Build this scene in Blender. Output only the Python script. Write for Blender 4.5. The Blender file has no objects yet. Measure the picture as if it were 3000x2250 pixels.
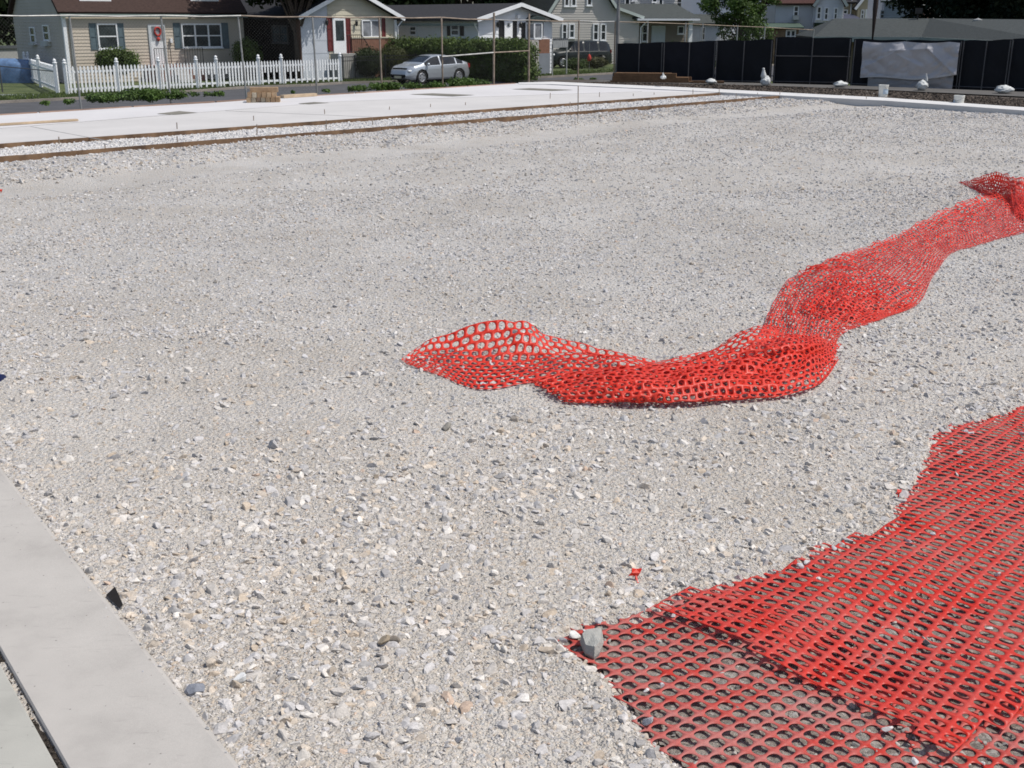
import bpy, bmesh, math, random
import numpy as np
from math import sin, cos, tan, pi, radians, atan, sqrt, hypot, atan2
from mathutils import Vector, Matrix

random.seed(7)
rng = np.random.default_rng(11)
S = bpy.context.scene
COL = S.collection

# ---------------------------------------------------------------- camera, sky, sun
FPX, CAMH = 3300.0, 2.4                      # focal length in photo pixels (3000 wide), lens height
PITCH = atan((1125 - 64) / FPX)
cam = bpy.data.cameras.new('camera')
cam.sensor_width = 36.0
cam.lens = FPX / 3000 * 36
cam.clip_start, cam.clip_end = 0.1, 1500
co = bpy.data.objects.new('camera', cam)
co.location = (0, 0, CAMH)
co.rotation_euler = (pi / 2 - PITCH, 0, 0)
COL.objects.link(co)
S.camera = co

SUN_DIR = Vector((0.99, -0.13, 0)).normalized() * cos(radians(60)) + Vector((0, 0, sin(radians(60))))
W = bpy.data.worlds.new('World')
S.world = W
W.use_nodes = True
wn = W.node_tree
sky = wn.nodes.new('ShaderNodeTexSky')
sky.sky_type = 'NISHITA'
sky.sun_disc = False
sky.sun_elevation = math.asin(SUN_DIR.z)
sky.sun_rotation = atan2(SUN_DIR.x, SUN_DIR.y)
sky.air_density, sky.dust_density = 1.0, 2.0
bg = wn.nodes['Background']
bg.inputs['Strength'].default_value = 0.13
wn.links.new(sky.outputs[0], bg.inputs[0])
sl = bpy.data.lights.new('sun', 'SUN')
sl.energy = 4.2
sl.angle = radians(0.55)
sl.color = (1.0, 0.965, 0.90)
so = bpy.data.objects.new('sun', sl)
so.rotation_euler = SUN_DIR.to_track_quat('Z', 'Y').to_euler()
so.location = (0, 0, 30)
COL.objects.link(so)
S.view_settings.view_transform = 'Standard'
S.view_settings.look = 'None'
S.view_settings.exposure = -0.10
S.view_settings.gamma = 1.0
S.cycles.filter_width = 1.7


# ---------------------------------------------------------------- measuring helpers
def ray(px, py):
    x, y = (px - 1500) / FPX, (1125 - py) / FPX
    return Vector((x, cos(PITCH) + y * sin(PITCH), -sin(PITCH) + y * cos(PITCH)))


def P(px, py, z=0.0):                         # photo point -> world point on height z
    d = ray(px, py)
    t = (z - CAMH) / d.z
    return Vector((d.x * t, d.y * t, z))


def D(px, py, Y):                             # photo point -> world point at distance Y
    d = ray(px, py)
    t = Y / d.y
    return Vector((d.x * t, Y, CAMH + d.z * t))


# ---------------------------------------------------------------- materials
def new_mat(name):
    m = bpy.data.materials.new(name)
    m.use_nodes = True
    nt = m.node_tree
    return m, nt, nt.nodes['Principled BSDF']


def N(nt, t, **kw):
    n = nt.nodes.new(t)
    for k, v in kw.items():
        if k in n.inputs.keys():
            n.inputs[k].default_value = v
        else:
            setattr(n, k, v)
    return n


def mixcol(nt, fac, a, b, mode='MIX'):
    n = nt.nodes.new('ShaderNodeMix')
    n.data_type = 'RGBA'
    n.blend_type = mode
    for sock, v in ((n.inputs[0], fac), (n.inputs[6], a), (n.inputs[7], b)):
        if isinstance(v, bpy.types.NodeSocket):
            nt.links.new(v, sock)
        elif isinstance(v, (int, float)):
            sock.default_value = v
        else:
            sock.default_value = (*v, 1) if len(v) == 3 else v
    return n.outputs[2]


def ramp(nt, src, stops):
    r = nt.nodes.new('ShaderNodeValToRGB')
    e = r.color_ramp.elements
    while len(e) < len(stops):
        e.new(0.5)
    for el, (p, c) in zip(e, stops):
        el.position = p
        el.color = (*c, 1) if len(c) == 3 else c
    nt.links.new(src, r.inputs[0])
    return r.outputs[0]


MATS = {}


def M(name, col, rough=0.8, var=0.18, scale=3.0, bump=0.0, bscale=40.0, spec=0.3, metal=0.0, col2=None, stretch=None, coat=0.0):
    if name in MATS:
        return MATS[name]
    m, nt, b = new_mat(name)
    L = nt.links.new
    geo = N(nt, 'ShaderNodeNewGeometry')
    src = geo.outputs['Position']
    if stretch:
        mp = N(nt, 'ShaderNodeMapping')
        mp.inputs['Scale'].default_value = stretch
        L(src, mp.inputs[0])
        src = mp.outputs[0]
    no = N(nt, 'ShaderNodeTexNoise', Scale=scale, Detail=6.0, Roughness=0.65)
    L(src, no.inputs['Vector'])
    c = Vector(col)
    lo = c * (1 - var)
    hi = Vector(col2) if col2 else c * (1 + var)
    out = ramp(nt, no.outputs[0], [(0.3, lo), (0.7, hi)])
    L(out, b.inputs['Base Color'])
    b.inputs['Roughness'].default_value = rough
    b.inputs['Specular IOR Level'].default_value = spec
    b.inputs['Metallic'].default_value = metal
    b.inputs['Coat Weight'].default_value = coat
    if bump:
        n2 = N(nt, 'ShaderNodeTexNoise', Scale=bscale, Detail=4.0)
        L(src, n2.inputs['Vector'])
        bp = N(nt, 'ShaderNodeBump', Strength=bump, Distance=0.02)
        L(n2.outputs[0], bp.inputs['Height'])
        L(bp.outputs[0], b.inputs['Normal'])
    MATS[name] = m
    return m


def stone_mat():
    m, nt, b = new_mat('crushed_stone')
    L = nt.links.new
    at = N(nt, 'ShaderNodeAttribute', attribute_type='INSTANCER', attribute_name='tint')
    geo = N(nt, 'ShaderNodeNewGeometry')
    no = N(nt, 'ShaderNodeTexNoise', Scale=90.0, Detail=5.0, Roughness=0.7)
    L(geo.outputs['Position'], no.inputs['Vector'])
    f = ramp(nt, no.outputs[0], [(0.3, (0.72,) * 3), (0.7, (1.2,) * 3)])
    L(mixcol(nt, 1.0, at.outputs['Color'], f, 'MULTIPLY'), b.inputs['Base Color'])
    b.inputs['Roughness'].default_value = 0.85
    b.inputs['Specular IOR Level'].default_value = 0.18
    bp = N(nt, 'ShaderNodeBump', Strength=0.35, Distance=0.004)
    L(no.outputs[0], bp.inputs['Height'])
    L(bp.outputs[0], b.inputs['Normal'])
    return m


def gravel_bed_mat():
    m, nt, b = new_mat('gravel_fines')
    L = nt.links.new
    geo = N(nt, 'ShaderNodeNewGeometry')
    pos = geo.outputs['Position']
    big = N(nt, 'ShaderNodeTexNoise', Scale=0.55, Detail=5.0, Roughness=0.6)
    L(pos, big.inputs['Vector'])
    fine = N(nt, 'ShaderNodeTexNoise', Scale=210.0, Detail=3.0, Roughness=0.8)
    L(pos, fine.inputs['Vector'])
    v1 = N(nt, 'ShaderNodeTexVoronoi', Scale=34.0)
    L(pos, v1.inputs['Vector'])
    v2 = N(nt, 'ShaderNodeTexVoronoi', Scale=95.0)
    L(pos, v2.inputs['Vector'])

    def pal(v):
        sep = N(nt, 'ShaderNodeSeparateColor')
        L(v.outputs['Color'], sep.inputs[0])
        return ramp(nt, sep.outputs[0], [(0.0, (.40, .38, .365)), (0.25, (.50, .475, .455)), (0.45, (.44, .445, .46)),
                                         (0.62, (.53, .48, .42)), (0.8, (.60, .58, .56)), (1.0, (.50, .41, .33))])
    sand = ramp(nt, fine.outputs[0], [(0.25, (.34, .305, .26)), (0.5, (.485, .46, .415)), (0.78, (.60, .58, .54))])
    c = mixcol(nt, 0.45, pal(v2), sand)
    msk = ramp(nt, v1.outputs['Distance'], [(0.30, (1, 1, 1)), (0.55, (0, 0, 0))])
    c = mixcol(nt, msk, c, pal(v1))
    tone = ramp(nt, big.outputs[0], [(0.35, (0.88, 0.865, 0.84)), (0.65, (1.05, 1.06, 1.07))])
    c = mixcol(nt, 1.0, c, tone, 'MULTIPLY')
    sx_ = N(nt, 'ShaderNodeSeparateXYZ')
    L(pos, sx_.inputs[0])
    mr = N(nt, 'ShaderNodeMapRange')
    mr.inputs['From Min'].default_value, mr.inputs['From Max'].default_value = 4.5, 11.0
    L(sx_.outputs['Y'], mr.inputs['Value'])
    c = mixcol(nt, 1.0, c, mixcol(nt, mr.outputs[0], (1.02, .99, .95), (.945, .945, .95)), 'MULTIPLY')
    L(c, b.inputs['Base Color'])
    b.inputs['Roughness'].default_value = 0.9
    b.inputs['Specular IOR Level'].default_value = 0.2
    inv = N(nt, 'ShaderNodeMath', operation='MULTIPLY')
    inv.inputs[1].default_value = -0.022
    L(v1.outputs['Distance'], inv.inputs[0])
    a2 = N(nt, 'ShaderNodeMath', operation='MULTIPLY_ADD')
    a2.inputs[1].default_value = -0.010
    L(v2.outputs['Distance'], a2.inputs[0])
    L(inv.outputs[0], a2.inputs[2])
    a3 = N(nt, 'ShaderNodeMath', operation='MULTIPLY_ADD')
    a3.inputs[1].default_value = 0.004
    L(fine.outputs[0], a3.inputs[0])
    L(a2.outputs[0], a3.inputs[2])
    bp = N(nt, 'ShaderNodeBump', Strength=0.9, Distance=1.0)
    L(a3.outputs[0], bp.inputs['Height'])
    L(bp.outputs[0], b.inputs['Normal'])
    return m


def net_mat(name, dust, base=(0.80, 0.042, 0.016)):
    m, nt, b = new_mat(name)
    L = nt.links.new
    geo = N(nt, 'ShaderNodeNewGeometry')
    no = N(nt, 'ShaderNodeTexNoise', Scale=2.6, Detail=7.0, Roughness=0.7)
    L(geo.outputs['Position'], no.inputs['Vector'])
    d = ramp(nt, no.outputs[0], [(0.38, (0, 0, 0)), (0.68, (dust,) * 3)])
    c = mixcol(nt, d, base, (0.58, 0.33, 0.30))
    L(c, b.inputs['Base Color'])
    L(ramp(nt, d, [(0, (.42,) * 3), (1, (.8,) * 3)]), b.inputs['Roughness'])
    tr = N(nt, 'ShaderNodeBsdfTranslucent')
    L(c, tr.inputs[0])
    mx = N(nt, 'ShaderNodeMixShader', Fac=0.38)
    L(b.outputs[0], mx.inputs[1])
    L(tr.outputs[0], mx.inputs[2])
    L(mx.outputs[0], nt.nodes['Material Output'].inputs[0])
    return m


def leaf_mat(name, col, var=0.5, scale=1.3):
    m, nt, b = new_mat(name)
    L = nt.links.new
    geo = N(nt, 'ShaderNodeNewGeometry')
    no = N(nt, 'ShaderNodeTexNoise', Scale=scale, Detail=5.0, Roughness=0.7)
    L(geo.outputs['Position'], no.inputs['Vector'])
    c = Vector(col)
    o1 = ramp(nt, no.outputs[0], [(0.3, c * (1 - var)), (0.7, c * (1 + var))])
    o2 = mixcol(nt, geo.outputs['Random Per Island'], (0.75, 0.8, 0.75), (1.25, 1.2, 1.1))
    o = mixcol(nt, 1.0, o1, o2, 'MULTIPLY')
    L(o, b.inputs['Base Color'])
    b.inputs['Roughness'].default_value = 0.6
    b.inputs['Specular IOR Level'].default_value = 0.25
    tr = N(nt, 'ShaderNodeBsdfTranslucent')
    L(o, tr.inputs[0])
    mx = N(nt, 'ShaderNodeMixShader', Fac=0.25)
    L(b.outputs[0], mx.inputs[1])
    L(tr.outputs[0], mx.inputs[2])
    L(mx.outputs[0], nt.nodes['Material Output'].inputs[0])
    return m


def glass_mat(name, col, rough=0.08):
    m, nt, b = new_mat(name)
    geo = N(nt, 'ShaderNodeNewGeometry')
    no = N(nt, 'ShaderNodeTexNoise', Scale=1.7, Detail=2.0)
    nt.links.new(geo.outputs['Position'], no.inputs['Vector'])
    c = Vector(col)
    nt.links.new(ramp(nt, no.outputs[0], [(0.35, c * 0.6), (0.65, c * 1.35)]), b.inputs['Base Color'])
    b.inputs['Roughness'].default_value = rough
    b.inputs['Specular IOR Level'].default_value = 0.5
    return m


GLASS = glass_mat('window_glass', (.035, .045, .05))
GLASSP = glass_mat('curtained_glass', (.24, .25, .27), 0.2)
CARGLASS = glass_mat('car_glass', (.010, .012, .014), 0.12)
WHITE = M('white_paint', (.78, .79, .80), 0.5, 0.06, 2)
OFFW = M('offwhite_vinyl', (.62, .64, .68), 0.55, 0.06, 1)
BLACKP = M('black_paint', (.015, .015, .017), 0.45, 0.2, 5)
STEEL = M('galvanised_steel', (.34, .34, .33), 0.5, 0.3, 3, metal=0.5)
RUST = M('rusty_steel', (.30, .24, .19), 0.7, 0.4, 4, metal=0.2)


def concrete(name, col):
    m, nt, b = new_mat(name)
    L = nt.links.new
    geo = N(nt, 'ShaderNodeNewGeometry')
    pos = geo.outputs['Position']
    n1 = N(nt, 'ShaderNodeTexNoise', Scale=3.2, Detail=8.0, Roughness=0.62)
    n2 = N(nt, 'ShaderNodeTexNoise', Scale=380.0, Detail=2.0)
    mp = N(nt, 'ShaderNodeMapping')
    mp.inputs['Rotation'].default_value = (0, 0, .55)
    mp.inputs['Scale'].default_value = (5, 38, 20)
    L(pos, mp.inputs[0])
    n3 = N(nt, 'ShaderNodeTexNoise', Scale=1.0, Detail=5.0, Roughness=0.7)
    L(mp.outputs[0], n3.inputs['Vector'])
    vo = N(nt, 'ShaderNodeTexVoronoi', Scale=17.0)
    for n_ in (n1, n2, vo):
        L(pos, n_.inputs['Vector'])
    c = Vector(col)
    o = ramp(nt, n1.outputs[0], [(.28, c * .86), (.5, c), (.72, c * 1.07)])
    o = mixcol(nt, 1.0, o, ramp(nt, n2.outputs[0], [(.3, (.90,) * 3), (.7, (1.08,) * 3)]), 'MULTIPLY')
    o = mixcol(nt, ramp(nt, n3.outputs[0], [(.60, (0, 0, 0)), (.74, (.5,) * 3)]), o, tuple(c * .62))      # trowel drags
    o = mixcol(nt, ramp(nt, vo.outputs['Distance'], [(.045, (.75,) * 3), (.075, (0, 0, 0))]), o, tuple(c * .35))  # pits
    L(o, b.inputs['Base Color'])
    b.inputs['Roughness'].default_value = .9
    b.inputs['Specular IOR Level'].default_value = .2
    bp = N(nt, 'ShaderNodeBump', Strength=.25, Distance=.006)
    L(n1.outputs[0], bp.inputs['Height'])
    L(bp.outputs[0], b.inputs['Normal'])
    MATS[name] = m
    return m


CONC = concrete('pale_concrete', (.405, .380, .352))
CONCW = M('fresh_white_concrete', (.53, .515, .515), 0.9, 0.06, 0.5)
ASPH = M('asphalt', (.075, .075, .08), 0.95, 0.2, 1.5)
SOIL = M('dark_soil', (.075, .062, .052), 1.0, 0.4, 6, bump=0.6, bscale=30)
WOOD = M('form_lumber', (.11, .065, .042), 0.85, 0.35, 2, col2=(.25, .155, .09))
WOODL = M('light_lumber', (.46, .35, .24), 0.85, 0.25, 2)


# ---------------------------------------------------------------- mesh helpers
class MB:
    def __init__(s):
        s.v, s.f = [], []

    def add(s, vs, fs):
        o = len(s.v)
        s.v += [tuple(v) for v in vs]
        s.f += [tuple(i + o for i in f) for f in fs]
        return s

    def box(s, x0, x1, y0, y1, z0, z1):
        v = [(x, y, z) for z in (z0, z1) for y in (y0, y1) for x in (x0, x1)]
        return s.add(v, [(0, 2, 3, 1), (4, 5, 7, 6), (0, 1, 5, 4), (2, 6, 7, 3), (0, 4, 6, 2), (1, 3, 7, 5)])

    def beam(s, a, b, w, h, up=(0, 0, 1)):     # box from a to b, width w, height h (centred)
        a, b = Vector(a), Vector(b)
        d = (b - a).normalized()
        u = Vector(up)
        r = d.cross(u)
        if r.length < 1e-4:
            r = d.cross(Vector((1, 0, 0)))
        r.normalize()
        u = r.cross(d)
        vs = []
        for p in (a, b):
            for i, j in ((-1, -1), (1, -1), (1, 1), (-1, 1)):
                vs.append(p + r * (w / 2 * i) + u * (h / 2 * j))
        return s.add(vs, [(0, 3, 2, 1), (4, 5, 6, 7), (0, 1, 5, 4), (1, 2, 6, 5), (2, 3, 7, 6), (3, 0, 4, 7)])

    def tube(s, pts, r, n=8, cap=True):
        pts = [Vector(p) for p in pts]
        rr = r if isinstance(r, (list, tuple)) else [r] * len(pts)
        vs, fs = [], []
        for i, p in enumerate(pts):
            d = (pts[min(i + 1, len(pts) - 1)] - pts[max(i - 1, 0)]).normalized()
            a = d.cross(Vector((0, 0, 1)))
            if a.length < 1e-3:
                a = d.cross(Vector((1, 0, 0)))
            a.normalize()
            c = d.cross(a)
            for k in range(n):
                t = 2 * pi * k / n
                vs.append(p + a * (cos(t) * rr[i]) + c * (sin(t) * rr[i]))
        for i in range(len(pts) - 1):
            for k in range(n):
                k2 = (k + 1) % n
                fs.append((i * n + k, i * n + k2, (i + 1) * n + k2, (i + 1) * n + k))
        if cap:
            fs.append(tuple(range(n))[::-1])
            fs.append(tuple((len(pts) - 1) * n + k for k in range(n)))
        return s.add(vs, fs)

    def lathe(s, prof, n=20, origin=(0, 0, 0)):  # prof: (r, z) list, around z
        o = Vector(origin)
        vs, fs = [], []
        for r, z in prof:
            for k in range(n):
                t = 2 * pi * k / n
                vs.append(o + Vector((r * cos(t), r * sin(t), z)))
        for i in range(len(prof) - 1):
            for k in range(n):
                k2 = (k + 1) % n
                fs.append((i * n + k, i * n + k2, (i + 1) * n + k2, (i + 1) * n + k))
        return s.add(vs, fs)

    def poly(s, pts):
        return s.add(pts, [tuple(range(len(pts)))])

    def prism(s, pts, d):                      # polygon pts extruded by vector d
        n = len(pts)
        d = Vector(d)
        vs = [Vector(p) for p in pts] + [Vector(p) + d for p in pts]
        return s.add(vs, [tuple(range(n))[::-1], tuple(range(n, 2 * n))] + [(i, (i + 1) % n, n + (i + 1) % n, n + i) for i in range(n)])

    def build(s, name, mat, parent=None, smooth=False, fix=True):
        me = bpy.data.meshes.new(name)
        me.from_pydata(s.v, [], s.f)
        if fix:
            bm = bmesh.new()
            bm.from_mesh(me)
            bmesh.ops.recalc_face_normals(bm, faces=bm.faces)
            bm.to_mesh(me)
            bm.free()
        if smooth:
            me.polygons.foreach_set('use_smooth', [True] * len(me.polygons))
        me.materials.append(mat)
        o = bpy.data.objects.new(name, me)
        COL.objects.link(o)
        if parent:
            o.parent = parent
        return o


def np_mesh(name, V, F, mat, parent=None, smooth=False):
    me = bpy.data.meshes.new(name)
    V = np.asarray(V, dtype=np.float32).reshape(-1, 3)
    F = np.asarray(F, dtype=np.int32)
    k = F.shape[1]
    me.vertices.add(len(V))
    me.vertices.foreach_set('co', V.ravel())
    me.loops.add(F.size)
    me.loops.foreach_set('vertex_index', F.ravel())
    me.polygons.add(len(F))
    me.polygons.foreach_set('loop_start', np.arange(0, F.size, k, dtype=np.int32))
    me.polygons.foreach_set('loop_total', np.full(len(F), k, dtype=np.int32))
    me.update(calc_edges=True)
    if smooth:
        me.polygons.foreach_set('use_smooth', [True] * len(F))
    me.materials.append(mat)
    o = bpy.data.objects.new(name, me)
    COL.objects.link(o)
    if parent:
        o.parent = parent
    return o


def tag(o, label=None, cat=None, group=None, kind=None):
    for k, v in (('label', label), ('category', cat), ('group', group), ('kind', kind)):
        if v:
            o[k] = v
    return o


def thing(name, label, cat, loc=(0, 0, 0), rz=0.0, group=None):
    o = bpy.data.objects.new(name, None)
    o.empty_display_size = 0.2
    o.location = loc
    o.rotation_euler = (0, 0, rz)
    COL.objects.link(o)
    return tag(o, label, cat, group)


def copy_thing(o, parent=None):
    c = o.copy()
    COL.objects.link(c)
    if parent:
        c.parent = parent
    for ch in list(o.children):
        copy_thing(ch, c)
    return c


def struct(o):
    o['kind'] = 'structure'
    return o


def vnoise(x, y, seed=0):                      # smooth value noise, vectorised
    x, y = np.asarray(x, float), np.asarray(y, float)
    xi, yi = np.floor(x).astype(int), np.floor(y).astype(int)
    fx, fy = x - xi, y - yi
    fx, fy = fx * fx * (3 - 2 * fx), fy * fy * (3 - 2 * fy)

    def h(a, b):
        n = (a * 374761393 + b * 668265263 + seed * 974634777) & 0xffffffff
        n = ((n ^ (n >> 13)) * 1274126177) & 0xffffffff
        return ((n ^ (n >> 16)) & 0xffff) / 65535.0
    return (h(xi, yi) * (1 - fx) + h(xi + 1, yi) * fx) * (1 - fy) + (h(xi, yi + 1) * (1 - fx) + h(xi + 1, yi + 1) * fx) * fy


def inside_sdf(x, y, poly):                    # >0 inside, distance to the border
    x, y = np.asarray(x, float), np.asarray(y, float)
    ins = np.zeros(x.shape, bool)
    d2 = np.full(x.shape, 1e9)
    n = len(poly)
    for i in range(n):
        ax, ay = poly[i][0], poly[i][1]
        bx, by = poly[(i + 1) % n][0], poly[(i + 1) % n][1]
        ex, ey = bx - ax, by - ay
        t = np.clip(((x - ax) * ex + (y - ay) * ey) / (ex * ex + ey * ey + 1e-12), 0, 1)
        d2 = np.minimum(d2, (x - ax - ex * t) ** 2 + (y - ay - ey * t) ** 2)
        c = (ay > y) != (by > y)
        xx = ax + (y - ay) / (ey if abs(ey) > 1e-12 else 1e-12) * ex
        ins ^= c & (x < xx)
    d = np.sqrt(d2)
    return np.where(ins, d, -d)


# ---------------------------------------------------------------- terrain, street, site
ZS = -0.52                                     # street level


def sheet(name, pts, mat, z=None):
    mb = MB()
    mb.poly([(p[0], p[1], p[2] if z is None else z) for p in pts])
    o = mb.build(name, mat)
    if o.data.polygons[0].normal.z < 0:
        o.data.flip_normals()
    return struct(o)


LAWN = M('lawn', (.050, .085, .024), 1.0, 0.4, 0.55, bump=0.5, bscale=25, col2=(.115, .135, .055))
sheet('ground', [(-900, -400), (900, -400), (900, 1300), (-900, 1300)], LAWN, ZS - 0.02)
far_edge = [P(*q, ZS) for q in ((-500, 333), (0, 303), (380, 284), (717, 259), (907, 252), (1000, 246), (1447, 233), (1600, 228), (1798, 217), (2300, 190))]
near_edge = [p + Vector((7.5, -8.0, 0)) for p in far_edge]
mb = MB()
for i in range(len(far_edge) - 1):
    a, b, c, d = far_edge[i], far_edge[i + 1], near_edge[i + 1], near_edge[i]
    mb.add([(q.x, q.y, ZS) for q in (d, c, b, a)], [(0, 1, 2, 3)])
struct(mb.build('street', ASPH))
mb = MB()
for i in range(len(far_edge) - 1):
    mb.beam(far_edge[i] + Vector((0, 0, .03)), far_edge[i + 1] + Vector((0, 0, .03)), 0.14, 0.14)
struct(mb.build('kerb', M('kerb_stone', (.26, .23, .20), .9, .3, 1)))
dw = [P(*q, ZS + .01) for q in ((1395, 236), (1490, 232), (1455, 196), (1375, 192))]
sheet('driveway', dw, M('driveway_asphalt', (.13, .12, .12), .95, .2, 1))
sw = [P(*q, ZS + .01) for q in ((-300, 290), (178, 284), (176, 276), (-300, 277))]
sheet('footpath', sw, M('pavement_slab', (.30, .32, .33), .9, .1, 1))

# raised site
SITE = [(-16, -8), (22, -8), (28, 26), (24, 44.5), (5.5, 51.5), (0.2, 48.6), (-13.6, 34.2), (-30, 15)]
mb = MB()
mb.prism([(x, y, -1.4) for x, y in SITE], (0, 0, 1.28))
struct(mb.build('site_terrain', M('site_earth', (.17, .14, .11), 1, .3, 2)))

# net patch outline of bare soil (bottom right)
soil_px = [(3120, 1160), (3000, 1198), (2748, 1282), (2728, 1352), (2642, 1505), (2622, 1552), (2455, 1612), (2205, 1703), (2070, 1740), (1870, 1812),
           (1690, 1832), (1636, 1880), (1720, 1945), (1805, 2012), (1870, 2128), (1950, 2209), (2003, 2252), (2080, 2400), (3300, 2400), (3500, 1500)]
SOILP = [P(*q) for q in soil_px]
# site edges in world
F1A, F1B = P(0, 439, .02), P(2106, 282, .02)  # form 1 foot
F2A, F2B = P(0, 479, .02), P(2291, 290, .02)  # form 2 foot
e2 = (F2B - F2A).normalized()
n2 = Vector((-e2.y, e2.x, 0))                  # away from the camera, toward the slab
KA, KB = P(0, 1370), P(705, 2250)              # near kerb edge
ek = (KB - KA).normalized()
nk = Vector((ek.y, -ek.x, 0))
if nk.x > 0:
    nk = -nk                                   # toward the kerb


def ground_z(x, y):
    x, y = np.asarray(x, float), np.asarray(y, float)
    z = 0.05 * (vnoise(x * .8, y * .8, 1) - .5) + 0.022 * (vnoise(x * 3.1, y * 3.1, 2) - .5) + 0.008 * (vnoise(x * 11, y * 11, 3) - .5)
    d2 = -((x - F2A.x) * n2.x + (y - F2A.y) * n2.y)        # metres in front of form 2
    al = (x - F2A.x) * e2.x + (y - F2A.y) * e2.y
    edge = 2.0 + 0.9 * (vnoise(al * .25, 0 * al, 5) - .3) + .35 * (vnoise(al * 1.4, 0 * al, 6) - .5)
    bank = np.clip((edge - d2) / .5, 0, 1) * np.clip(d2 / .4 + .4, 0, 1)
    z = z + bank * (0.03 + 0.10 * vnoise(x * 2.2, y * 2.2, 7)) * np.clip(d2 / .7, .15, 1) + .035 * np.clip(1 - np.abs(d2) / .8, 0, 1)
    z = z - 0.05 * np.exp(-((d2 - edge - .8) / .8) ** 2)
    dk = (x - KA.x) * nk.x + (y - KA.y) * nk.y             # >0 on the kerb side
    fade = np.clip((-dk) / .5, 0, 1)
    z = z * (.25 + .75 * fade)
    s = inside_sdf(x, y, SOILP)
    t = np.clip(s / .06 + .5, 0, 1)
    rim = np.exp(-((s + .07) / .09) ** 2) * .018
    z = (z + rim) * (1 - t) + t * (-0.025 + 0.012 * (vnoise(x * 9, y * 9, 8) - .5))
    return z


gv_r = np.geomspace(1.6, 52, 620)
gv_t = np.linspace(-1.15, 1.5, 530)
R, T = np.meshgrid(gv_r, gv_t, indexing='ij')
X, Y = R * T * .8, R
sd = inside_sdf(X, Y, SITE)
dF1 = (X - F1A.x) * n2.x + (Y - F1A.y) * n2.y
Z = ground_z(X, Y)
ok = (sd > .2) & (dF1 < .6)
idx = np.arange(R.size).reshape(R.shape)
q = np.stack([idx[:-1, :-1], idx[:-1, 1:], idx[1:, 1:], idx[1:, :-1]], -1)
keep = ok[:-1, :-1] & ok[:-1, 1:] & ok[1:, 1:] & ok[1:, :-1]
used = np.unique(q[keep])
remap = np.full(R.size, -1)
remap[used] = np.arange(len(used))
V = np.stack([X, Y, Z], -1).reshape(-1, 3)[used]
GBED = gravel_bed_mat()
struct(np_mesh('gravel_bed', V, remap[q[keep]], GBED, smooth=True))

# bare soil under the net
sx = np.linspace(.1, 3.6, 220)
sy = np.linspace(2.2, 7.4, 320)
GX, GY = np.meshgrid(sx, sy)
sdS = inside_sdf(GX, GY, SOILP)
GZ = -0.007 + .016 * (vnoise(GX * 9, GY * 9, 8) - .5) + .012 * (vnoise(GX * 40, GY * 40, 9) - .5)
idx = np.arange(GX.size).reshape(GX.shape)
q = np.stack([idx[:-1, :-1], idx[:-1, 1:], idx[1:, 1:], idx[1:, :-1]], -1)
keep = (sdS[:-1, :-1] > .01) & (sdS[1:, 1:] > .01)
m_soil, nt, b = new_mat('excavated_soil')
geo = N(nt, 'ShaderNodeNewGeometry')
vo = N(nt, 'ShaderNodeTexVoronoi', Scale=60.0)
nt.links.new(geo.outputs['Position'], vo.inputs['Vector'])
no = N(nt, 'ShaderNodeTexNoise', Scale=120.0, Detail=5.0, Roughness=.75)
nt.links.new(geo.outputs['Position'], no.inputs['Vector'])
sp = N(nt, 'ShaderNodeSeparateColor')
nt.links.new(vo.outputs['Color'], sp.inputs[0])
c1 = ramp(nt, sp.outputs[0], [(0, (.19, .17, .148)), (.6, (.30, .272, .24)), (1, (.43, .40, .36))])
c2 = ramp(nt, no.outputs[0], [(.3, (.5, .5, .5)), (.7, (1.25, 1.22, 1.2))])
nt.links.new(mixcol(nt, 1.0, c1, c2, 'MULTIPLY'), b.inputs['Base Color'])
b.inputs['Roughness'].default_value = .95
bp = N(nt, 'ShaderNodeBump', Strength=.9, Distance=.012)
nt.links.new(no.outputs[0], bp.inputs['Height'])
nt.links.new(bp.outputs[0], b.inputs['Normal'])
struct(np_mesh('soil', np.stack([GX, GY, GZ], -1), q[keep], m_soil, smooth=True))


# ---------------------------------------------------------------- loose stones (stuff, instanced)
def rock_mesh(i, mat, sub=2):
    r = np.random.default_rng(100 + i)
    bm = bmesh.new()
    bmesh.ops.create_icosphere(bm, subdivisions=sub, radius=1)
    V = np.array([v.co for v in bm.verts])
    for k in range(10):
        n = r.normal(size=3)
        n /= np.linalg.norm(n)
        d = r.uniform(.32, .74)
        V -= n * np.maximum(0, V @ n - d)[:, None]
    V *= np.array([1, r.uniform(.6, .95), r.uniform(.45, .8)]) / np.abs(V[:, 0]).max()
    for v, c in zip(bm.verts, V):
        v.co = c
    me = bpy.data.meshes.new('stone_shape')
    bm.to_mesh(me)
    bm.free()
    me.materials.append(mat)
    return bpy.data.objects.new('stone_shape', me)


STONE = stone_mat()
rocks = bpy.data.collections.new('stone_shapes')
NR = 24
for i in range(NR):
    rocks.objects.link(rock_mesh(i, STONE))

PAL = np.array([(.52, .50, .48), (.48, .48, .50), (.41, .415, .44), (.60, .585, .565), (.54, .47, .39), (.48, .39, .29), (.27, .275, .29), (.72, .71, .69), (.53, .38, .28)])
PW = np.array([.28, .21, .10, .18, .14, .045, .015, .02, .01])
PW /= PW.sum()
PMEAN = (PAL * PW[:, None]).sum(0)
PAL = PMEAN * .32 + PAL * .68


LOT = [F2A - e2 * 14, F2B, P(2600, 301), P(3000, 330), P(3300, 357), Vector((26, 20, 0)), Vector((20, -5, 0)), Vector((-14, -5, 0))]


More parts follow.
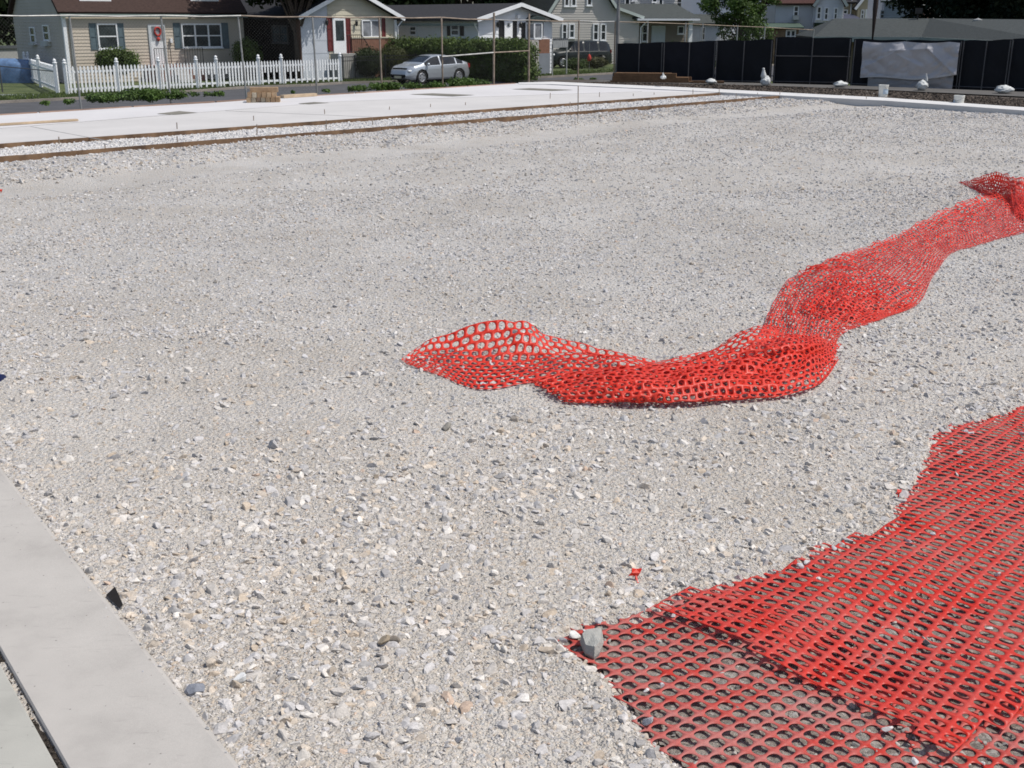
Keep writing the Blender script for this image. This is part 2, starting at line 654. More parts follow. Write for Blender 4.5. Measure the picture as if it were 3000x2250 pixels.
def scatter(n, r0, r1, smin, smax, power, dens, sink=.55, seed=0, spread=.78):
    g = np.random.default_rng(seed)
    y = np.sqrt(g.uniform(r0 ** 2, r1 ** 2, n))
    x = g.uniform(-spread, spread, n) * y
    s = smin + (smax - smin) * g.uniform(0, 1, n) ** power
    d2 = -((x - F2A.x) * n2.x + (y - F2A.y) * n2.y)
    dk = (x - KA.x) * nk.x + (y - KA.y) * nk.y
    sn = inside_sdf(x, y, SOILP)
    ok = (d2 > .06) & (dk < -.01) & (inside_sdf(x, y, LOT) > .03) & (sn < .01 + .03 * g.uniform(0, 1, n))
    al = (x - F2A.x) * e2.x + (y - F2A.y) * e2.y
    pr = dens(x, y, d2, al, dk, sn, s)
    ok &= g.uniform(0, 1, n) < pr
    x, y, s, sn = x[ok], y[ok], s[ok], sn[ok]
    m = len(x)
    z = ground_z(x, y) + s * (.5 - sink) * g.uniform(.1, 1.1, m)
    rot = np.stack([g.normal(0, .5, m), g.normal(0, .5, m), g.uniform(0, 6.28, m)], -1)
    dusty = np.clip((y - 4.5) / 6.5, 0, 1)[:, None]     # tan cast near the kerb, darker and greyer farther out
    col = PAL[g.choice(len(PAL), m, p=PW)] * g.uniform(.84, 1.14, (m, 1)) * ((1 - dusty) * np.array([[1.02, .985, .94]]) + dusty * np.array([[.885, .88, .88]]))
    sc = (s / 2)[:, None] * g.uniform(.75, 1.2, (m, 3))
    return np.stack([x, y, z], -1), rot, sc, col


def sandy(x, y):                               # 0 = fines, 1 = stony, drawn out along the forms
    a = x * e2.x + y * e2.y
    c = x * n2.x + y * n2.y
    v = .55 * vnoise(a * .16, c * .55, 21) + .3 * vnoise(a * .5, c * 1.5, 22) + .25 * vnoise(x * 2.3, y * 2.3, 23)
    v = v + .10 * np.sin(c * 3.1 + .8 * np.sin(a * .35))
    for ox, oy, r0, w in ((-2.5, 12.5, 4.2, .45), (-2.2, 12.8, 5.9, .4), (4.5, 17, 5.2, .5), (-8, 9, 6.5, .5)):   # tyre sweeps
        rr = np.hypot(x - ox, (y - oy) * 1.05)
        v = v - .28 * np.exp(-((rr - r0 - .3 * np.sin(np.arctan2(y - oy, x - ox) * 3)) / w) ** 2)
    return np.clip((v - .30) * 2.2, .12, 1)


def dens_a(x, y, d2, al, dk, sn, s):
    p = sandy(x, y) * .8 + .1
    p = np.where(sn > -.22, 1.0, p)
    p = np.where(dk > -.12, np.maximum(p, .6), p)
    return p


def dens_far(x, y, d2, al, dk, sn, s):
    edge = 2.0 + 0.9 * (vnoise(al * .25, 0 * al, 5) - .3) + .35 * (vnoise(al * 1.4, 0 * al, 6) - .5)
    p = .35 + sandy(x, y) * .65
    p = np.where(d2 < edge, 1.0, p)
    p = np.where((d2 > edge) & (d2 < edge + 1.3), .06, p)
    return p


sets = [
    scatter(75000, 2.6, 9.0, .014, .066, 2.4, dens_a, seed=1),
    scatter(235000, 2.6, 7.5, .004, .017, 1.2, lambda *a: dens_a(*a) * .8 + .2, seed=2),
    scatter(112000, 7.5, 14.0, .010, .030, 1.4, dens_far, seed=6),
    scatter(138000, 8.5, 17.0, .018, .052, 1.8, dens_far, seed=3),
    scatter(160000, 16.0, 32.0, .025, .065, 1.5, dens_far, seed=4),
    scatter(70000, 30.0, 46.0, .04, .10, 1.4, dens_far, seed=5, spread=.55),
    scatter(90000, 13.0, 40.0, .04, .105, 1.6, lambda x, y, d2, al, dk, sn, s: np.where(d2 < 2.0 + 0.9 * (vnoise(al * .25, 0 * al, 5) - .3) + .35 * (vnoise(al * 1.4, 0 * al, 6) - .5), 1.0, 0.0), seed=8, spread=.55),
]


def stone_points(name, sets):
    pos, rot, sc, col = (np.concatenate([s[k] for s in sets]).astype(np.float32) for k in range(4))
    n = len(pos)
    me = bpy.data.meshes.new(name)
    me.vertices.add(n)
    me.vertices.foreach_set('co', pos.ravel())
    for nm, dat in (('rot', rot), ('scl', sc)):
        a = me.attributes.new(nm, 'FLOAT_VECTOR', 'POINT')
        a.data.foreach_set('vector', dat.ravel())
    a = me.attributes.new('tint', 'FLOAT_COLOR', 'POINT')
    a.data.foreach_set('color', np.concatenate([col, np.ones((n, 1), np.float32)], 1).ravel())
    a = me.attributes.new('vi', 'INT', 'POINT')
    a.data.foreach_set('value', rng.integers(0, NR, n).astype(np.int32))
    o = bpy.data.objects.new(name, me)
    COL.objects.link(o)
    ng = bpy.data.node_groups.get('stone_scatter')
    if not ng:
        ng = bpy.data.node_groups.new('stone_scatter', 'GeometryNodeTree')
        ng.interface.new_socket('Geometry', in_out='INPUT', socket_type='NodeSocketGeometry')
        ng.interface.new_socket('Geometry', in_out='OUTPUT', socket_type='NodeSocketGeometry')
        gi, go = ng.nodes.new('NodeGroupInput'), ng.nodes.new('NodeGroupOutput')
        ci = ng.nodes.new('GeometryNodeCollectionInfo')
        ci.inputs['Collection'].default_value = rocks
        ci.inputs['Separate Children'].default_value = True
        ci.inputs['Reset Children'].default_value = True
        ip = ng.nodes.new('GeometryNodeInstanceOnPoints')
        ip.inputs['Pick Instance'].default_value = True

        def na(nm, ty):
            q = ng.nodes.new('GeometryNodeInputNamedAttribute')
            q.data_type = ty
            q.inputs['Name'].default_value = nm
            return next(s for s in q.outputs if s.enabled and s.name == 'Attribute')
        L = ng.links.new
        L(gi.outputs[0], ip.inputs['Points'])
        L(ci.outputs[0], ip.inputs['Instance'])
        L(na('vi', 'INT'), ip.inputs['Instance Index'])
        L(na('rot', 'FLOAT_VECTOR'), ip.inputs['Rotation'])
        L(na('scl', 'FLOAT_VECTOR'), ip.inputs['Scale'])
        L(ip.outputs[0], go.inputs[0])
    md = o.modifiers.new('scatter', 'NODES')
    md.node_group = ng
    return o


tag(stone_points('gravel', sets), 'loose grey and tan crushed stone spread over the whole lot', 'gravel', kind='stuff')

# stray stones lying on the net, a few larger single stones
g = np.random.default_rng(77)
n = 260
sxy = np.stack([g.uniform(.2, 3.2, n), g.uniform(2.9, 6.6, n)], -1)
sn = inside_sdf(sxy[:, 0], sxy[:, 1], SOILP)
k = (sn > .0) & (g.uniform(0, 1, n) < np.exp(-sn * 6) + .12)
sxy = sxy[k]
m = len(sxy)
s = g.uniform(.018, .05, m)
stray = (np.concatenate([sxy, (.012 + s * .2)[:, None]], 1), g.normal(0, .6, (m, 3)), (s / 2)[:, None] * g.uniform(.8, 1.2, (m, 3)),
         PAL[g.choice(4, m)] * 1.05)
# dark earth lumps in the soil under the net
n = 9000
cxy = np.stack([g.uniform(.2, 3.6, n), g.uniform(2.3, 7.3, n)], -1)
sn = inside_sdf(cxy[:, 0], cxy[:, 1], SOILP)
cxy = cxy[sn > .02]
m = len(cxy)
s2 = g.uniform(.008, .04, m) * g.uniform(.4, 1, m)
clods = (np.concatenate([cxy, np.full((m, 1), -.008) + (s2 * .15)[:, None]], 1), g.normal(0, .6, (m, 3)), (s2 / 2)[:, None] * g.uniform(.8, 1.2, (m, 3)),
         np.array([(.28, .26, .235)]) * g.uniform(.6, 1.5, (m, 1)))
tag(stone_points('stray_pebbles', [stray]), 'scattered pale pebbles lying on the red netting', 'pebbles', kind='stuff')
tag(stone_points('soil_rubble', [clods]), 'dark earth clods and stones in the bare patch below the netting', 'rubble', kind='stuff')


def lone_stone(name, px, py, size, col, label, flat=.6, seed=0, z=None):
    r = rock_mesh(500 + seed, M('lone_' + name + str(seed), col, .8, .2, 60, bump=.3, bscale=200), 3)
    r.name = name
    p = P(px, py)
    zz = float(ground_z(p.x, p.y)) if z is None else z
    r.location = (p.x, p.y, zz + size * flat * .3)
    r.scale = (size / 2, size / 2, size / 2 * flat * 1.4)
    r.rotation_euler = (.2, .15, seed * 1.3)
    COL.objects.link(r)
    return tag(r, label, 'stone')


ol = [P(*q, .0) for q in ((1700, 1895), (1712, 1880), (1741, 1866), (1764, 1861), (1765, 1900), (1757, 1926), (1742, 1938), (1712, 1922))]
cc = sum(ol, Vector()) / len(ol)
mb = MB()
lo = [cc + (q - cc) * .92 for q in ol]
md_ = [cc + (q - cc) * 1.04 + Vector((.004 * sin(i * 2), .004 * cos(i * 3), .022 + .006 * sin(i * 1.7))) for i, q in enumerate(ol)]
hi = [cc + (q - cc) * .86 + Vector((0, 0, .052 + .010 * sin(i * 1.3 + 1))) for i, q in enumerate(ol)]
n = len(ol)
mb.add(lo + md_ + hi, [(r_ * n + i, r_ * n + (i + 1) % n, (r_ + 1) * n + (i + 1) % n, (r_ + 1) * n + i) for r_ in range(2) for i in range(n)])
mb.add(hi + [cc + Vector((.004, .006, .062))], [(i, (i + 1) % n, n) for i in range(n)])
tag(mb.build('stone_chunk', M('chunk_concrete', (.34, .335, .31), .9, .15, 30, bump=.4, bscale=180)), 'grey concrete chunk lying on the pointed corner of the flat red net', 'stone')
lone_stone('stone_chip', 1683, 1868, .06, (.68, .67, .64), 'small white stone chip beside the grey chunk on the red net corner', .8, 2, .0)
lone_stone('pale_stone', 707, 2004, .085, (.58, .58, .57), 'pale oval stone in the gravel right of the near kerb', .55, 3)
lone_stone('blue_grey_stone', 571, 2027, .07, (.20, .21, .24), 'dark blue-grey stone beside the near kerb edge', .6, 4)
lone_stone('brown_stone', 1310, 1256, .065, (.27, .25, .22), 'brown-grey stone below the coiled red net', .9, 5)
lone_stone('buff_stone', 1125, 1885, .085, (.27, .22, .16), 'largest buff stone in the small row on the foreground gravel', .7, 6)
lone_stone('dun_stone', 1152, 1889, .06, (.20, .17, .14), 'dark dun stone right next to the buff stone in the foreground row', .8, 7)

# ---------------------------------------------------------------- kerb and pavement, near left
KD = KA - ek * 3.2
KE = KB + ek * 2.6
mb = MB()
prof = [(0.0, -.12), (-.0, .004), (.006, .016), (.02, .022), (.56, .024), (.565, -.12)]
a = KA - ek * 4
JA, JB = P(0, 1918), P(192, 2250)
wk = abs((JA - KA).dot(nk))
wk = (abs((JA - KA).dot(nk)) + abs((JB - KA).dot(nk))) / 2
prof = [(0.0, -.12), (0.0, .002), (.008, .016), (.024, .022), (wk - .008, .024), (wk - .002, .016), (wk, -.12)]
pts0 = [a + nk * u + Vector((0, 0, z)) for u, z in prof]
mb.prism(pts0, ek * 9.5)
for i in range(26):                            # small mortar crumbs and chips along the arris
    c_ = a + ek * random.uniform(2.5, 9) + nk * random.uniform(-.006, .012) + Vector((0, 0, random.uniform(.006, .016)))
    r_ = random.uniform(.004, .011)
    mb.prism([c_ + Vector((r_ * cos(k_ * 1.05 + i) * random.uniform(.6, 1.2), r_ * sin(k_ * 1.05 + i), 0)) for k_ in range(6)], (0, 0, r_ * .6))
struct(mb.build('kerb', CONC))
mb = MB()
mb.prism([a + nk * (wk + .024) + Vector((0, 0, -.12)), a + nk * (wk + .024) + Vector((0, 0, .017)), a + nk * (wk + .03) + Vector((0, 0, .021)),
          a + nk * (wk + 2.5) + Vector((0, 0, .021)), a + nk * (wk + 2.5) + Vector((0, 0, -.12))], ek * 9.5)
struct(mb.build('pavement', concrete('pavement_concrete', (.37, .36, .325))))
mb = MB()
mb.prism([a + nk * (wk + .001) + Vector((0, 0, -.1)), a + nk * (wk + .001) + Vector((0, 0, .004)), a + nk * (wk + .023) + Vector((0, 0, .004)), a + nk * (wk + .023) + Vector((0, 0, -.1))], ek * 9.5)
struct(mb.build('pavement_joint', M('joint_dirt', (.035, .028, .022), 1, .6, 40, bump=.8, bscale=80)))
# grit in the joint
jn = 900
t = g.uniform(2, 9, jn)
jp = np.array([list(a + ek * float(tt) + nk * (wk + .012 + float(gg) * .009)) for tt, gg in zip(t, g.normal(0, 1, jn).clip(-1.6, 1.6))])
jp[:, 2] = .010
js = g.uniform(.003, .012, jn)
tag(stone_points('joint_grit', [(jp, g.normal(0, .8, (jn, 3)), (js / 2)[:, None] * np.ones((1, 3)), np.array([(.06, .05, .042)]) * g.uniform(.3, 1.8, (jn, 1)))]),
    'dark grit filling the joint between kerb and pavement', 'grit', kind='stuff')
# grit spilled over the kerb edge
kn = 170
kt, ko = g.uniform(2.5, 9.2, kn), np.abs(g.normal(0, .035, kn))
kp = np.array([list(a + ek * float(t1) + nk * float(o1)) for t1, o1 in zip(kt, ko)])
ks = g.uniform(.003, .016, kn)
kp[:, 2] = .020 + ks * .15
tag(stone_points('kerb_grit', [(kp, g.normal(0, .6, (kn, 3)), (ks / 2)[:, None] * np.ones((1, 3)), PAL[g.choice(6, kn)] * .95)]), 'small pale grit spilled along the edge of the near kerb', 'grit', kind='stuff')
# stake pocket beside the kerb, a flat sheet with the hole's shade painted black
mb = MB()
p1, p2, p3, p4 = P(312, 1752), P(338, 1727), P(362, 1782), P(350, 1792)
mb.poly([(p.x, p.y, float(ground_z(p.x, p.y)) + .012) for p in (p1, p4, p3, p2)])
struct(mb.build('kerb_gap_shade', M('hole_shade_paint', (.012, .010, .010), 1, .3, 20)))

# ---------------------------------------------------------------- slab, forms, far kerb
TOP = .13
sl_near = [F1A - e2 * 14, F1B]
slab = [sl_near[0] + n2 * .03, sl_near[1] + n2 * .03, P(2100, 271, TOP), P(1619, 249, TOP), P(1512, 244, TOP), P(1100, 267, TOP), P(610, 302, TOP), P(0, 335, TOP), P(-900, 395, TOP)]
mb = MB()
mb.prism([(p.x, p.y, -.1) for p in slab], (0, 0, TOP + .1))
slab_o = struct(mb.build('concrete_slab', CONCW))
kerb_far = [P(1519, 243, TOP), P(1619, 240.5, TOP), P(2000, 257, TOP), P(2600, 288, TOP), P(3000, 316, TOP), P(3300, 340, TOP)]
kerb_near = [P(1519, 247, TOP), P(1619, 248.3, TOP), P(2000, 266, TOP), P(2600, 297, TOP), P(3000, 325.5, TOP), P(3300, 351, TOP)]
mb = MB()
for i in range(5):
    a_, b_, c_, d_ = kerb_near[i], kerb_near[i + 1], kerb_far[i + 1], kerb_far[i]
    mb.prism([(p.x, p.y, -.15) for p in (a_, b_, c_, d_)], (0, 0, TOP + .15 + .018))
struct(mb.build('kerb', M('far_kerb_concrete', (.55, .54, .53), .9, .08, 1)))
near_pour = [sl_near[0] + n2 * .05, sl_near[1] + n2 * .05, P(1880, 268.5, TOP), P(1000, 297, TOP), P(0, 378, TOP), P(-700, 440, TOP)]
struct(MB().poly([(p.x, p.y, TOP + .004) for p in near_pour]).build('concrete_slab', M('near_pour_concrete', (.485, .468, .455), .9, .07, .6)))
for qa, qb in (((-60, 381), (1000, 297)), ((1000, 297), (1880, 268.5)), ((330, 416), (90, 371)), ((1090, 343), (660, 325))):
    struct(MB().beam(P(*qa, TOP + .003), P(*qb, TOP + .003), .022, .012).build('slab_joint', M('joint_line', (.33, .32, .31), .9, .2, 2)))
for i, qd in enumerate((((459, 333), (513, 336), (579, 330), (525, 325)), ((873, 303), (905, 305.5), (965, 301), (921, 298.5)),
                        ((1201, 276), (1325, 282), (1391, 278), (1267, 273)), ((1500, 261), (1617, 266), (1679, 263), (1552, 258)))):
    mb = MB()
    mb.poly([P(*c, TOP + .009) for c in qd])
    o = mb.build('planting_pit_soil', M('pit_soil', (.17, .16, .135), 1, .3, 3))
    struct(o)

e1 = (F1B - F1A).normalized()
FORM = [(F1A - e1 * 13, F1B, .045, .15, 'long upper timber form board along the white slab edge'),
        (F2A - e2 * 12, F2B, .045, .16, 'long lower timber form board above the loose gravel bank')]
for a_, b_, w_, h_, lab in FORM:
    mb = MB()
    n_ = 9
    a_, b_ = Vector((a_.x, a_.y, 0)), Vector((b_.x, b_.y, 0))
    for i in range(n_):
        p0, p1 = a_.lerp(b_, i / n_), a_.lerp(b_, (i + 1) / n_ + .001)
        off = n2 * random.uniform(-.012, .012)
        mb.beam(p0 + off + Vector((0, 0, TOP - h_ / 2 + .006)), p1 + off + Vector((0, 0, TOP - h_ / 2 + .002 + random.uniform(0, .01))), w_, h_)
    tag(mb.build('form_board', WOOD), lab, 'form board', 'timber formwork')
# gravel strip between the two forms
mb = MB()
a1, b1 = F1A - e1 * 13, F1B.copy()
a2, b2 = F2A - e2 * 12, P(2291, 290, 0)
mb.poly([(q_.x, q_.y, .045) for q_ in (a2 + n2 * .02, b2 + n2 * .02, P(2300, 283, .06), b1 - n2 * .02, a1 - n2 * .02)])
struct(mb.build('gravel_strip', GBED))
n = 60000
g = np.random.default_rng(5)
u, w = g.uniform(0, 1, n), g.uniform(0.03, .97, n)
A0, A1, B0, B1 = (np.array(v[:2]) for v in (a2, a1, b2, b1))
pp = (A0[None] * (1 - w)[:, None] + A1[None] * w[:, None]) * (1 - u)[:, None] + (B0[None] * (1 - w)[:, None] + B1[None] * w[:, None]) * u[:, None]
s = g.uniform(.025, .08, n)
tag(stone_points('gravel_fill', [(np.concatenate([pp, (.03 + .03 * vnoise(pp[:, 0] * 2, pp[:, 1] * 2, 4))[:, None]], 1), g.normal(0, .6, (n, 3)), (s / 2)[:, None] * g.uniform(.8, 1.2, (n, 3)),
                                  PAL[g.choice(4, n, p=(.4, .2, .1, .3))] * 1.1)]), 'pale gravel filling the strip between the two timber forms', 'gravel', kind='stuff')

stake_px = [(175, 434, 15), (520, 396, 20), (744, 370, 15), (953, 350, 15), (1141, 336, 10), (1261, 328, 10), (1364, 322, 9), (1611, 302, 17), (1756, 297, 14), (1855, 294, 8), (1916, 290, 7), (2030, 288, 14), (2106, 285, 14),
            (310, 448, 6), (521, 424, 7), (753, 404, 22), (956, 388, 20), (1092, 372, 10), (1247, 357, 10), (1561, 332, 9), (1669, 322, 10), (1726, 318, 6), (1816, 314, 6), (1904, 309, 8), (1964, 304, 6), (2156, 292, 7), (2218, 289, 6),
            (2283, 291, 12), (2536, 304, 14)]
proto = None
for px, py, hp in stake_px:
    p = P(px, py, .0)
    # stakes stand against the near face of their board
    h = .12 + hp / (FPX / (p.y * 1.03))
    o = MB().tube([(0, 0, -.12), (0, 0, .97), (0, 0, 1)], [.011, .011, .008], 7).build('form_stake', RUST) if proto is None else proto.copy()
    if proto is None:
        proto = o
    else:
        COL.objects.link(o)
    o.location = p
    o.scale = (1, 1, h)
    o.rotation_euler = (random.uniform(-.05, .05), random.uniform(-.05, .05), 0)
    tag(o, 'thin steel stake driven beside the timber forms and far kerb', 'stake', 'steel form stakes')
p = P(1692, 366)
o = MB().tube([(0, 0, -.1), (0.005, 0, .4), (0, 0, .93)], .012, 7).build('survey_stake', RUST)
o.location = p
tag(o, 'tallest thin steel stake standing alone in the gravel in front of the forms', 'stake')


def plank(name, a, b, w, h, lab, mat=WOODL, cat='board', group=None):
    mb = MB().beam(a, b, w, h)
    return tag(mb.build(name, mat), lab, cat, group)


plank('loose_board', P(-120, 372, TOP + .03), P(226, 351, TOP + .03), .14, .045, 'loose pale timber board lying on the white slab near the left edge')
plank('loose_board', P(826, 283, TOP + .05), P(923, 277, TOP + .05), .2, .09, 'loose pale timber lying on the far slab edge behind the block pile')
mb = MB()
fa, fb = P(-200, 350, TOP), P(1512, 245, TOP)
for i in range(8):
    mb.beam(fa.lerp(fb, i / 8) + Vector((0, 0, -.03)), fa.lerp(fb, (i + 1) / 8 - .003) + Vector((0, 0, -.03)), .05, .12)
tag(mb.build('form_board', M('far_form', (.33, .22, .17), .9, .3, 1)), 'reddish timber form board along the far street edge of the slab', 'form board', 'timber formwork')

# pile of offcuts on the slab
c0, c1 = P(724, 299, TOP), P(822, 298, TOP)
dv = (c1 - c0).normalized()
for r_ in range(3):
    nb = (7, 6, 1)[r_]
    for i in range(nb):
        mb = MB()
        Ltot = (c1 - c0).length
        if r_ == 2:
            a_, b_ = c0.lerp(c1, .12), c0.lerp(c1, .95)
            lab = 'long tan timber laid across the top of the offcut pile'
        else:
            a_, b_ = c0.lerp(c1, (i + .03 + .25 * r_) / 7), c0.lerp(c1, (i + .93 + .25 * r_) / 7)
            lab = 'short tan timber block in the offcut pile on the white slab'
        z = .075 + r_ * .14
        off = Vector((-dv.y, dv.x, 0)) * random.uniform(-.05, .05)
        mb.beam(a_ + off + Vector((0, 0, z)), b_ + off + Vector((0, 0, z)), .55 if r_ < 2 else .3, .137)
        col = random.choice([(.42, .30, .19), (.34, .23, .14), (.47, .40, .30), (.30, .22, .16)])
        o = mb.build('timber_block', M('offcut%d%d' % (r_, i), col, .9, .3, 6))
        tag(o, lab, 'timber block', 'timber offcuts in the pile')


# ---------------------------------------------------------------- safety netting
CELL_U, CELL_V = .067, .054


def net_cells(cells, surf, hole=(.345, .375), stag=True):
    # cells: (i, j) lattice; odd rows shift half a cell
    ii, jj = cells[:, 0].astype(float), cells[:, 1].astype(float)
    u0 = ii + (.5 * (cells[:, 1] % 2) if stag else 0)
    out = []
    for s_ in range(4):
        for k_ in range(4):
            t_ = k_ / 4
            out.append(((t_, 0), (1, t_), (1 - t_, 1), (0, 1 - t_))[s_])
    out = np.array(out)
    ang = np.arctan2(out[:, 1] - .5, out[:, 0] - .5)
    ex = 2.15                                   # rounded, slightly squared holes
    cs, sn_ = np.cos(ang), np.sin(ang)
    rr = (np.abs(cs) ** ex + np.abs(sn_) ** ex) ** (-1 / ex)
    inn = np.stack([.5 + cs * rr * hole[0], .5 + sn_ * rr * hole[1]], -1)
    mid = out * .45 + inn * .55
    ring = np.concatenate([out, inn])
    U = u0[:, None] + ring[None, :, 0]
    Vv = jj[:, None] + ring[None, :, 1]
    P3 = surf(U, Vv)
    nc = len(cells)
    f = []
    for k_ in range(16):
        k2 = (k_ + 1) % 16
        f.append((k_, k2, 16 + k2, 16 + k_))
    f = np.array(f)
    Fc = (np.arange(nc) * 32)[:, None, None] + f[None]
    return P3.reshape(-1, 3), Fc.reshape(-1, 4)


def net_object(name, parts, mat, parent=None, thick=.0018):
    Vs, Fs, o_ = [], [], 0
    for v_, f_ in parts:
        Vs.append(v_)
        Fs.append(f_ + o_)
        o_ += len(v_)
    ob = np_mesh(name, np.concatenate(Vs), np.concatenate(Fs), mat, parent)
    bm = bmesh.new()
    bm.from_mesh(ob.data)
    bmesh.ops.remove_doubles(bm, verts=bm.verts, dist=.0012)
    bm.to_mesh(ob.data)
    bm.free()
    md = ob.modifiers.new('thickness', 'SOLIDIFY')
    md.thickness = thick
    md.offset = 0
    return ob


def catmull(pts, n):
    pts = np.asarray(pts, float)
    m_ = len(pts)
    if m_ == 2:
        t_ = np.linspace(0, 1, n)[:, None]
        return pts[0] * (1 - t_) + pts[1] * t_
    ext = np.concatenate([[2 * pts[0] - pts[1]], pts, [2 * pts[-1] - pts[-2]]])
    t_ = np.linspace(0, m_ - 1 - 1e-9, n)
    i_ = t_.astype(int)
    f_ = (t_ - i_).reshape((-1,) + (1,) * (pts.ndim - 1))
    p0, p1, p2, p3 = ext[i_], ext[i_ + 1], ext[i_ + 2], ext[i_ + 3]
    return .5 * (2 * p1 + (p2 - p0) * f_ + (2 * p0 - 5 * p1 + 4 * p2 - p3) * f_ ** 2 + (3 * p1 - p0 - 3 * p2 + p3) * f_ ** 3)


def loft_net(stations, wob=.008, seed=0, zmin=.012, keep=None, crease=.030, hole=(.345, .375)):
    st = np.array([catmull([tuple(p) for p in s_], 41) for s_ in stations])   # m,41,3
    # even spacing across
    for i in range(len(st)):
        dl = np.concatenate([[0], np.cumsum(np.linalg.norm(np.diff(st[i], axis=0), axis=1))])
        t_ = np.linspace(0, dl[-1], 41)
        st[i] = np.stack([np.interp(t_, dl, st[i][:, c]) for c in range(3)], -1)
    dn = catmull(st, 300)                                                    # 300,41,3
    cl = np.linalg.norm(np.diff(dn, axis=0), axis=2).mean(1)
    cum = np.concatenate([[0], np.cumsum(cl)])
    t_ = np.linspace(0, cum[-1], 300)
    ti = np.interp(t_, cum, np.arange(300))
    i0 = np.clip(ti.astype(int), 0, 298)
    fr = (ti - i0)[:, None, None]
    dn = dn[i0] * (1 - fr) + dn[i0 + 1] * fr
    wid = np.median(np.linalg.norm(np.diff(dn, axis=1), axis=2).sum(1))
    nu, nv = max(2, round(cum[-1] / CELL_U)), max(2, round(wid / CELL_V))

    def surf(u, v):
        a_ = np.clip(u / (nu + .5), 0, 1) * 299 * .99999
        b_ = np.clip(v / nv, 0, 1) * 40 * .99999
        ia, ib = a_.astype(int), b_.astype(int)
        fa_, fb_ = (a_ - ia)[..., None], (b_ - ib)[..., None]
        p_ = (dn[ia, ib] * (1 - fb_) + dn[ia, ib + 1] * fb_) * (1 - fa_) + (dn[ia + 1, ib] * (1 - fb_) + dn[ia + 1, ib + 1] * fb_) * fa_
        p_ = p_.copy()
        p_[..., 2] += wob * (np.sin(u * 1.1 + seed) * np.cos(v * .9 + seed * 2) + .7 * np.sin(u * .43 + v * .7 + seed))
        cr = np.abs(2 * vnoise(u * .21 + v * .13 + seed, v * .3 - u * .05, 40 + seed) - 1) + .6 * np.abs(2 * vnoise(u * .5 - v * .3, v * .6, 50 + seed) - 1)
        p_[..., 2] += crease * (cr - .75) * np.clip((p_[..., 2] - .0) / .06, 0, 1)
        gz = ground_z(p_[..., 0], p_[..., 1]) + zmin
        p_[..., 2] = np.maximum(p_[..., 2], gz)
        return p_
    cells = np.array([(i, j) for i in range(nu) for j in range(nv) if keep is None or keep(i / nu, j / nv)])
    return net_cells(cells, surf, hole)


# the long coiled net across the middle
netA = []
back = [
    [P(1176, 1053, .02), P(1180, 1056, .02), P(1186, 1060, .02), P(1195, 1066, .02), P(1205, 1071, .02)],
    [P(1235, 1012, .06), P(1235, 1040, .03), P(1240, 1060, .02), P(1255, 1080, .015), P(1275, 1100, .01)],
    [P(1330, 968, .17), P(1330, 1018, .08), P(1335, 1062, .03), P(1340, 1095, .015), P(1352, 1130, .01)],
    [P(1450, 934, .26), P(1452, 985, .15), P(1440, 1050, .04), P(1430, 1100, .015), P(1432, 1148, .01)],
    [P(1545, 950, .22), P(1545, 985, .17), P(1535, 1055, .04), P(1530, 1105, .03), P(1545, 1130, .012)],
    [P(1620, 988, .14), P(1622, 1012, .11), P(1630, 1050, .07), P(1640, 1085, .05), P(1650, 1110, .03)],
    [P(1760, 1016, .10), P(1765, 1040, .06), P(1770, 1060, .10), P(1775, 1085, .06), P(1780, 1112, .03)],
    [P(1930, 1052, .05), P(1932, 1062, .07), P(1935, 1075, .10), P(1940, 1095, .06), P(1945, 1115, .03)],
    [P(2080, 1020, .09), P(2085, 1035, .12), P(2090, 1050, .12), P(2100, 1080, .07), P(2110, 1110, .03)],
    [P(2180, 962, .22), P(2190, 990, .20), P(2200, 1020, .17), P(2210, 1060, .09), P(2220, 1105, .03)],
    [P(2240, 958, .22), P(2265, 985, .21), P(2280, 1020, .18), P(2300, 1060, .08), P(2320, 1100, .03)],
    [P(2310, 975, .16), P(2350, 990, .18), P(2370, 1015, .15), P(2390, 1045, .07), P(2420, 1070, .02)],
    [P(2380, 985, .08), P(2410, 985, .10), P(2430, 990, .09), P(2450, 1000, .05), P(2465, 1010, .02)],
]
netA.append(loft_net(back, .010, 1))
